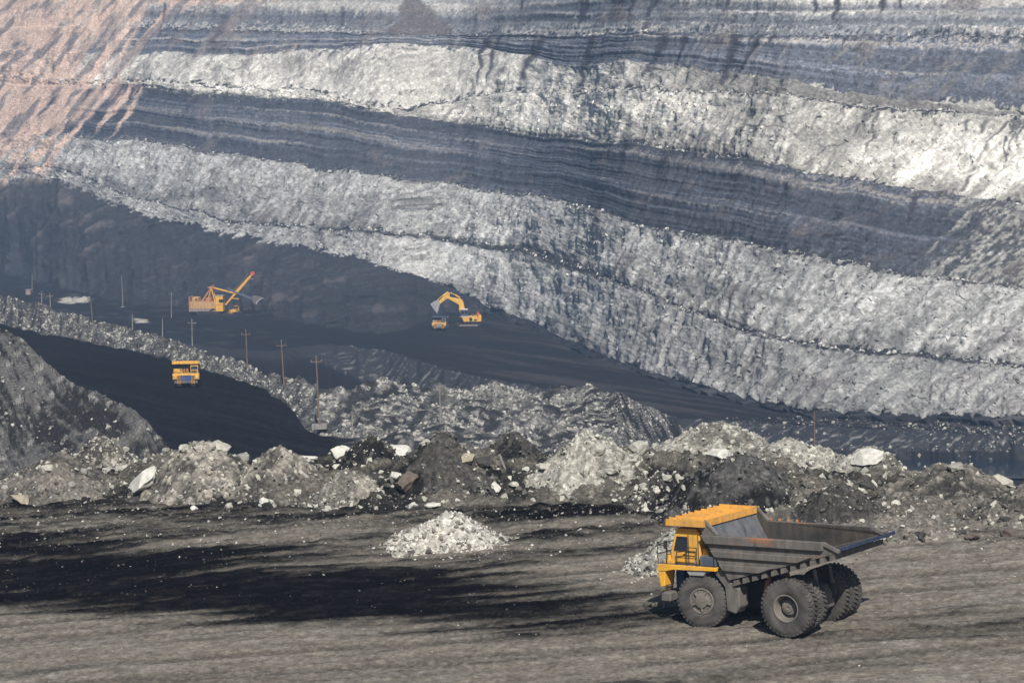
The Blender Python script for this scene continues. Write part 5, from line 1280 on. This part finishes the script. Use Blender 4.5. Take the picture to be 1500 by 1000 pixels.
# ================================================================== POLES
def utility_pole(label, P_, h, arm=True, base=0.0, lean=0.0, mat='wood', yaw=0.0):
    root = empty('utility_pole', P_, yaw); root.rotation_euler = (0, lean, yaw)
    tag(root, label, 'utility pole', 'power line poles in the pit')
    MB().tube((0, 0, -0.6), (0, 0, h), 0.19, 0.12, 10).build('pole', M[mat], root, smooth_=True)
    if arm:
        MB().box(-1.15, 1.15, -0.07, 0.07, h - 1.0, h - 0.84).build('crossarm', M[mat], root)
        for x in (-1.0, 1.0, 0.0):
            z = h + 0.0 if x == 0 else h - 0.84
            MB().tube((x, 0, z), (x, 0, z + 0.16), 0.03, n=6).tube((x, 0, z + 0.14), (x, 0, z + 0.34), 0.09, 0.05, 8).build('insulator', M['grey'], root, smooth_=True)
    if base:
        MB().box(-base, base, -base * .8, base * .8, -0.5, 0.4).build('base_block', M['concrete'], root, 0.05)
    return root
# photo position of the foot, of the top, level the foot stands on
poles = [
 ('tall wooden pole with concrete foot nearest the puddle by the road', 468, 624, 463, 523, -36, True, 1.5),
 ('wooden crossarm pole second up the road from the puddle', 417, 581, 412, 500, -36, True, 1.3),
 ('wooden crossarm pole third up the road from the puddle', 363, 554, 360, 484, -36, True, 1.2),
 ('thin grey pole behind the dump truck on the haul road', 282, 524, 281, 468, -36, True, 0),
 ('slim pole rising from the ridge left of the rope shovel', 238, 502, 238, 466, -38, False, 0),
 ('short slim pole on the ridge above the road marker', 194, 492, 194, 460, -40, False, 0),
 ('leaning brown pole on the ridge below the white rock strip', 137, 492, 133, 441, -40, False, 0),
 ('tall pole on the pit floor at the right end of white strip', 180, 450, 178, 403, -65, False, 0.8),
 ('pole with crossarm just left of the rope shovel', 251, 466, 251, 428, -65, True, 0),
 ('crossarm pole on the stony knoll at far left', 74, 452, 73, 430, -46, True, 0),
 ('faint pole left of the knoll crossarm pole', 61, 445, 61, 427, -46, True, 0),
 ('faint far pole beside the small hut', 47, 428, 47, 402, -65, False, 0),
 ('short pole stump behind the square white block', 516, 634, 516, 608, -36, False, 0),
 ('thin pole among the grey rubble in the middle', 645, 628, 644, 562, -36, False, 0),
 ('lone pole at the right standing behind rounded gravel mound', 1193, 664, 1193, 601, -68.5, False, 0),
]
for lab, bx, by, tx, ty, z, arm, base in poles:
    Y = (z - ZC) / float(me(bx, by)[1]); P_ = at(bx, by, Y); top = at(tx, ty, Y)
    q = hit(bx, by)
    h = (top - P_).length; lean = math.atan2(top.x - P_.x, top.z - P_.z)
    utility_pole(lab, P_, h, arm, base, lean, 'wood' if ('wooden' in lab or 'brown' in lab or 'lone' in lab) else 'concrete', random.uniform(-0.3, 0.3))
# power line between the three road poles
def wire(label, a, b, sag, r=0.045):
    mb = MB(); pts = [Vector(a).lerp(Vector(b), i / 14) - Vector((0, 0, sag * 4 * (i / 14) * (1 - i / 14))) for i in range(15)]
    mb.path(pts, r, 5)
    return tag(mb.build('power_cable', M['dark']), label, 'cable', 'cables strung along the haul road')
def ptop(i):
    lab, bx, by, tx, ty, z, arm, base = poles[i]; Y = (z - ZC) / float(me(bx, by)[1]); return at(tx, ty, Y)
for i, nm in ((0, 'first'), (1, 'second'), (2, 'third')):
    for s_, side in ((-1.0, 'left'), (1.0, 'right')):
        a, b = ptop(i), ptop(i + 1)
        wire(f'thin dark {side} cable in the {nm} span up the road from the puddle', a + Vector((s_, 0, -0.6)), b + Vector((s_, 0, -0.6)), 1.0)
for i, j, nm in ((3, 4, 'behind the haul truck'), (4, 5, 'above the road marker'), (5, 6, 'left of the road marker'), (8, 7, 'left of the rope shovel'), (9, 10, 'on the stony knoll')):
    wire(f'thin dark cable between the two poles {nm}', ptop(i) + Vector((0, 0, -0.3)), ptop(j) + Vector((0, 0, -0.3)), 1.2)
# small hut and marker
P_ = at(42, 431, (-65 - ZC) / float(me(42, 431)[1]))
hut = empty('hut', P_); tag(hut, 'tiny pale hut on the stony knoll at far left', 'hut')
MB().box(-1.2, 1.2, -1.2, 1.2, -0.5, 2.2).build('wall', M['concrete'], hut); MB().box(-1.4, 1.4, -1.4, 1.4, 2.2, 2.45).build('roof', M['skirt'], hut)
MB().box(-0.4, 0.4, -1.23, -1.203, 0.0, 1.7).build('door', M['brown'], hut)
P_ = at(201, 514, (-36 - ZC) / float(me(201, 514)[1]))
mk = empty('road_marker', P_); tag(mk, 'black post on a pale slab at the edge of the haul road', 'marker')
MB().box(-1.0, 1.0, -0.5, 0.5, -0.1, 0.35).build('slab', M['concrete'], mk, 0.04); MB().box(-0.22, 0.22, -0.15, 0.15, 0.35, 2.1).build('post', M['dark'], mk)

# ================================================================== HAZE
hz = MB().box(-900, 900, -60, 2600, -110, 320).build('haze', M['dark'])
hz.data.materials.clear()
hm = bpy.data.materials.new('air_haze'); hm.use_nodes = True
n = hm.node_tree; n.nodes.clear()
out = n.nodes.new('ShaderNodeOutputMaterial'); pv = n.nodes.new('ShaderNodeVolumePrincipled')
pv.inputs['Color'].default_value = (0.46, 0.66, 1.0, 1)
pv.inputs['Density'].default_value = 0.00021
pv.inputs['Anisotropy'].default_value = 0.0
n.links.new(pv.outputs[0], out.inputs['Volume'])
hz.data.materials.append(hm)
hz['kind'] = 'stuff'; hz['label'] = 'thin blue haze filling the pit'; hz['category'] = 'haze'
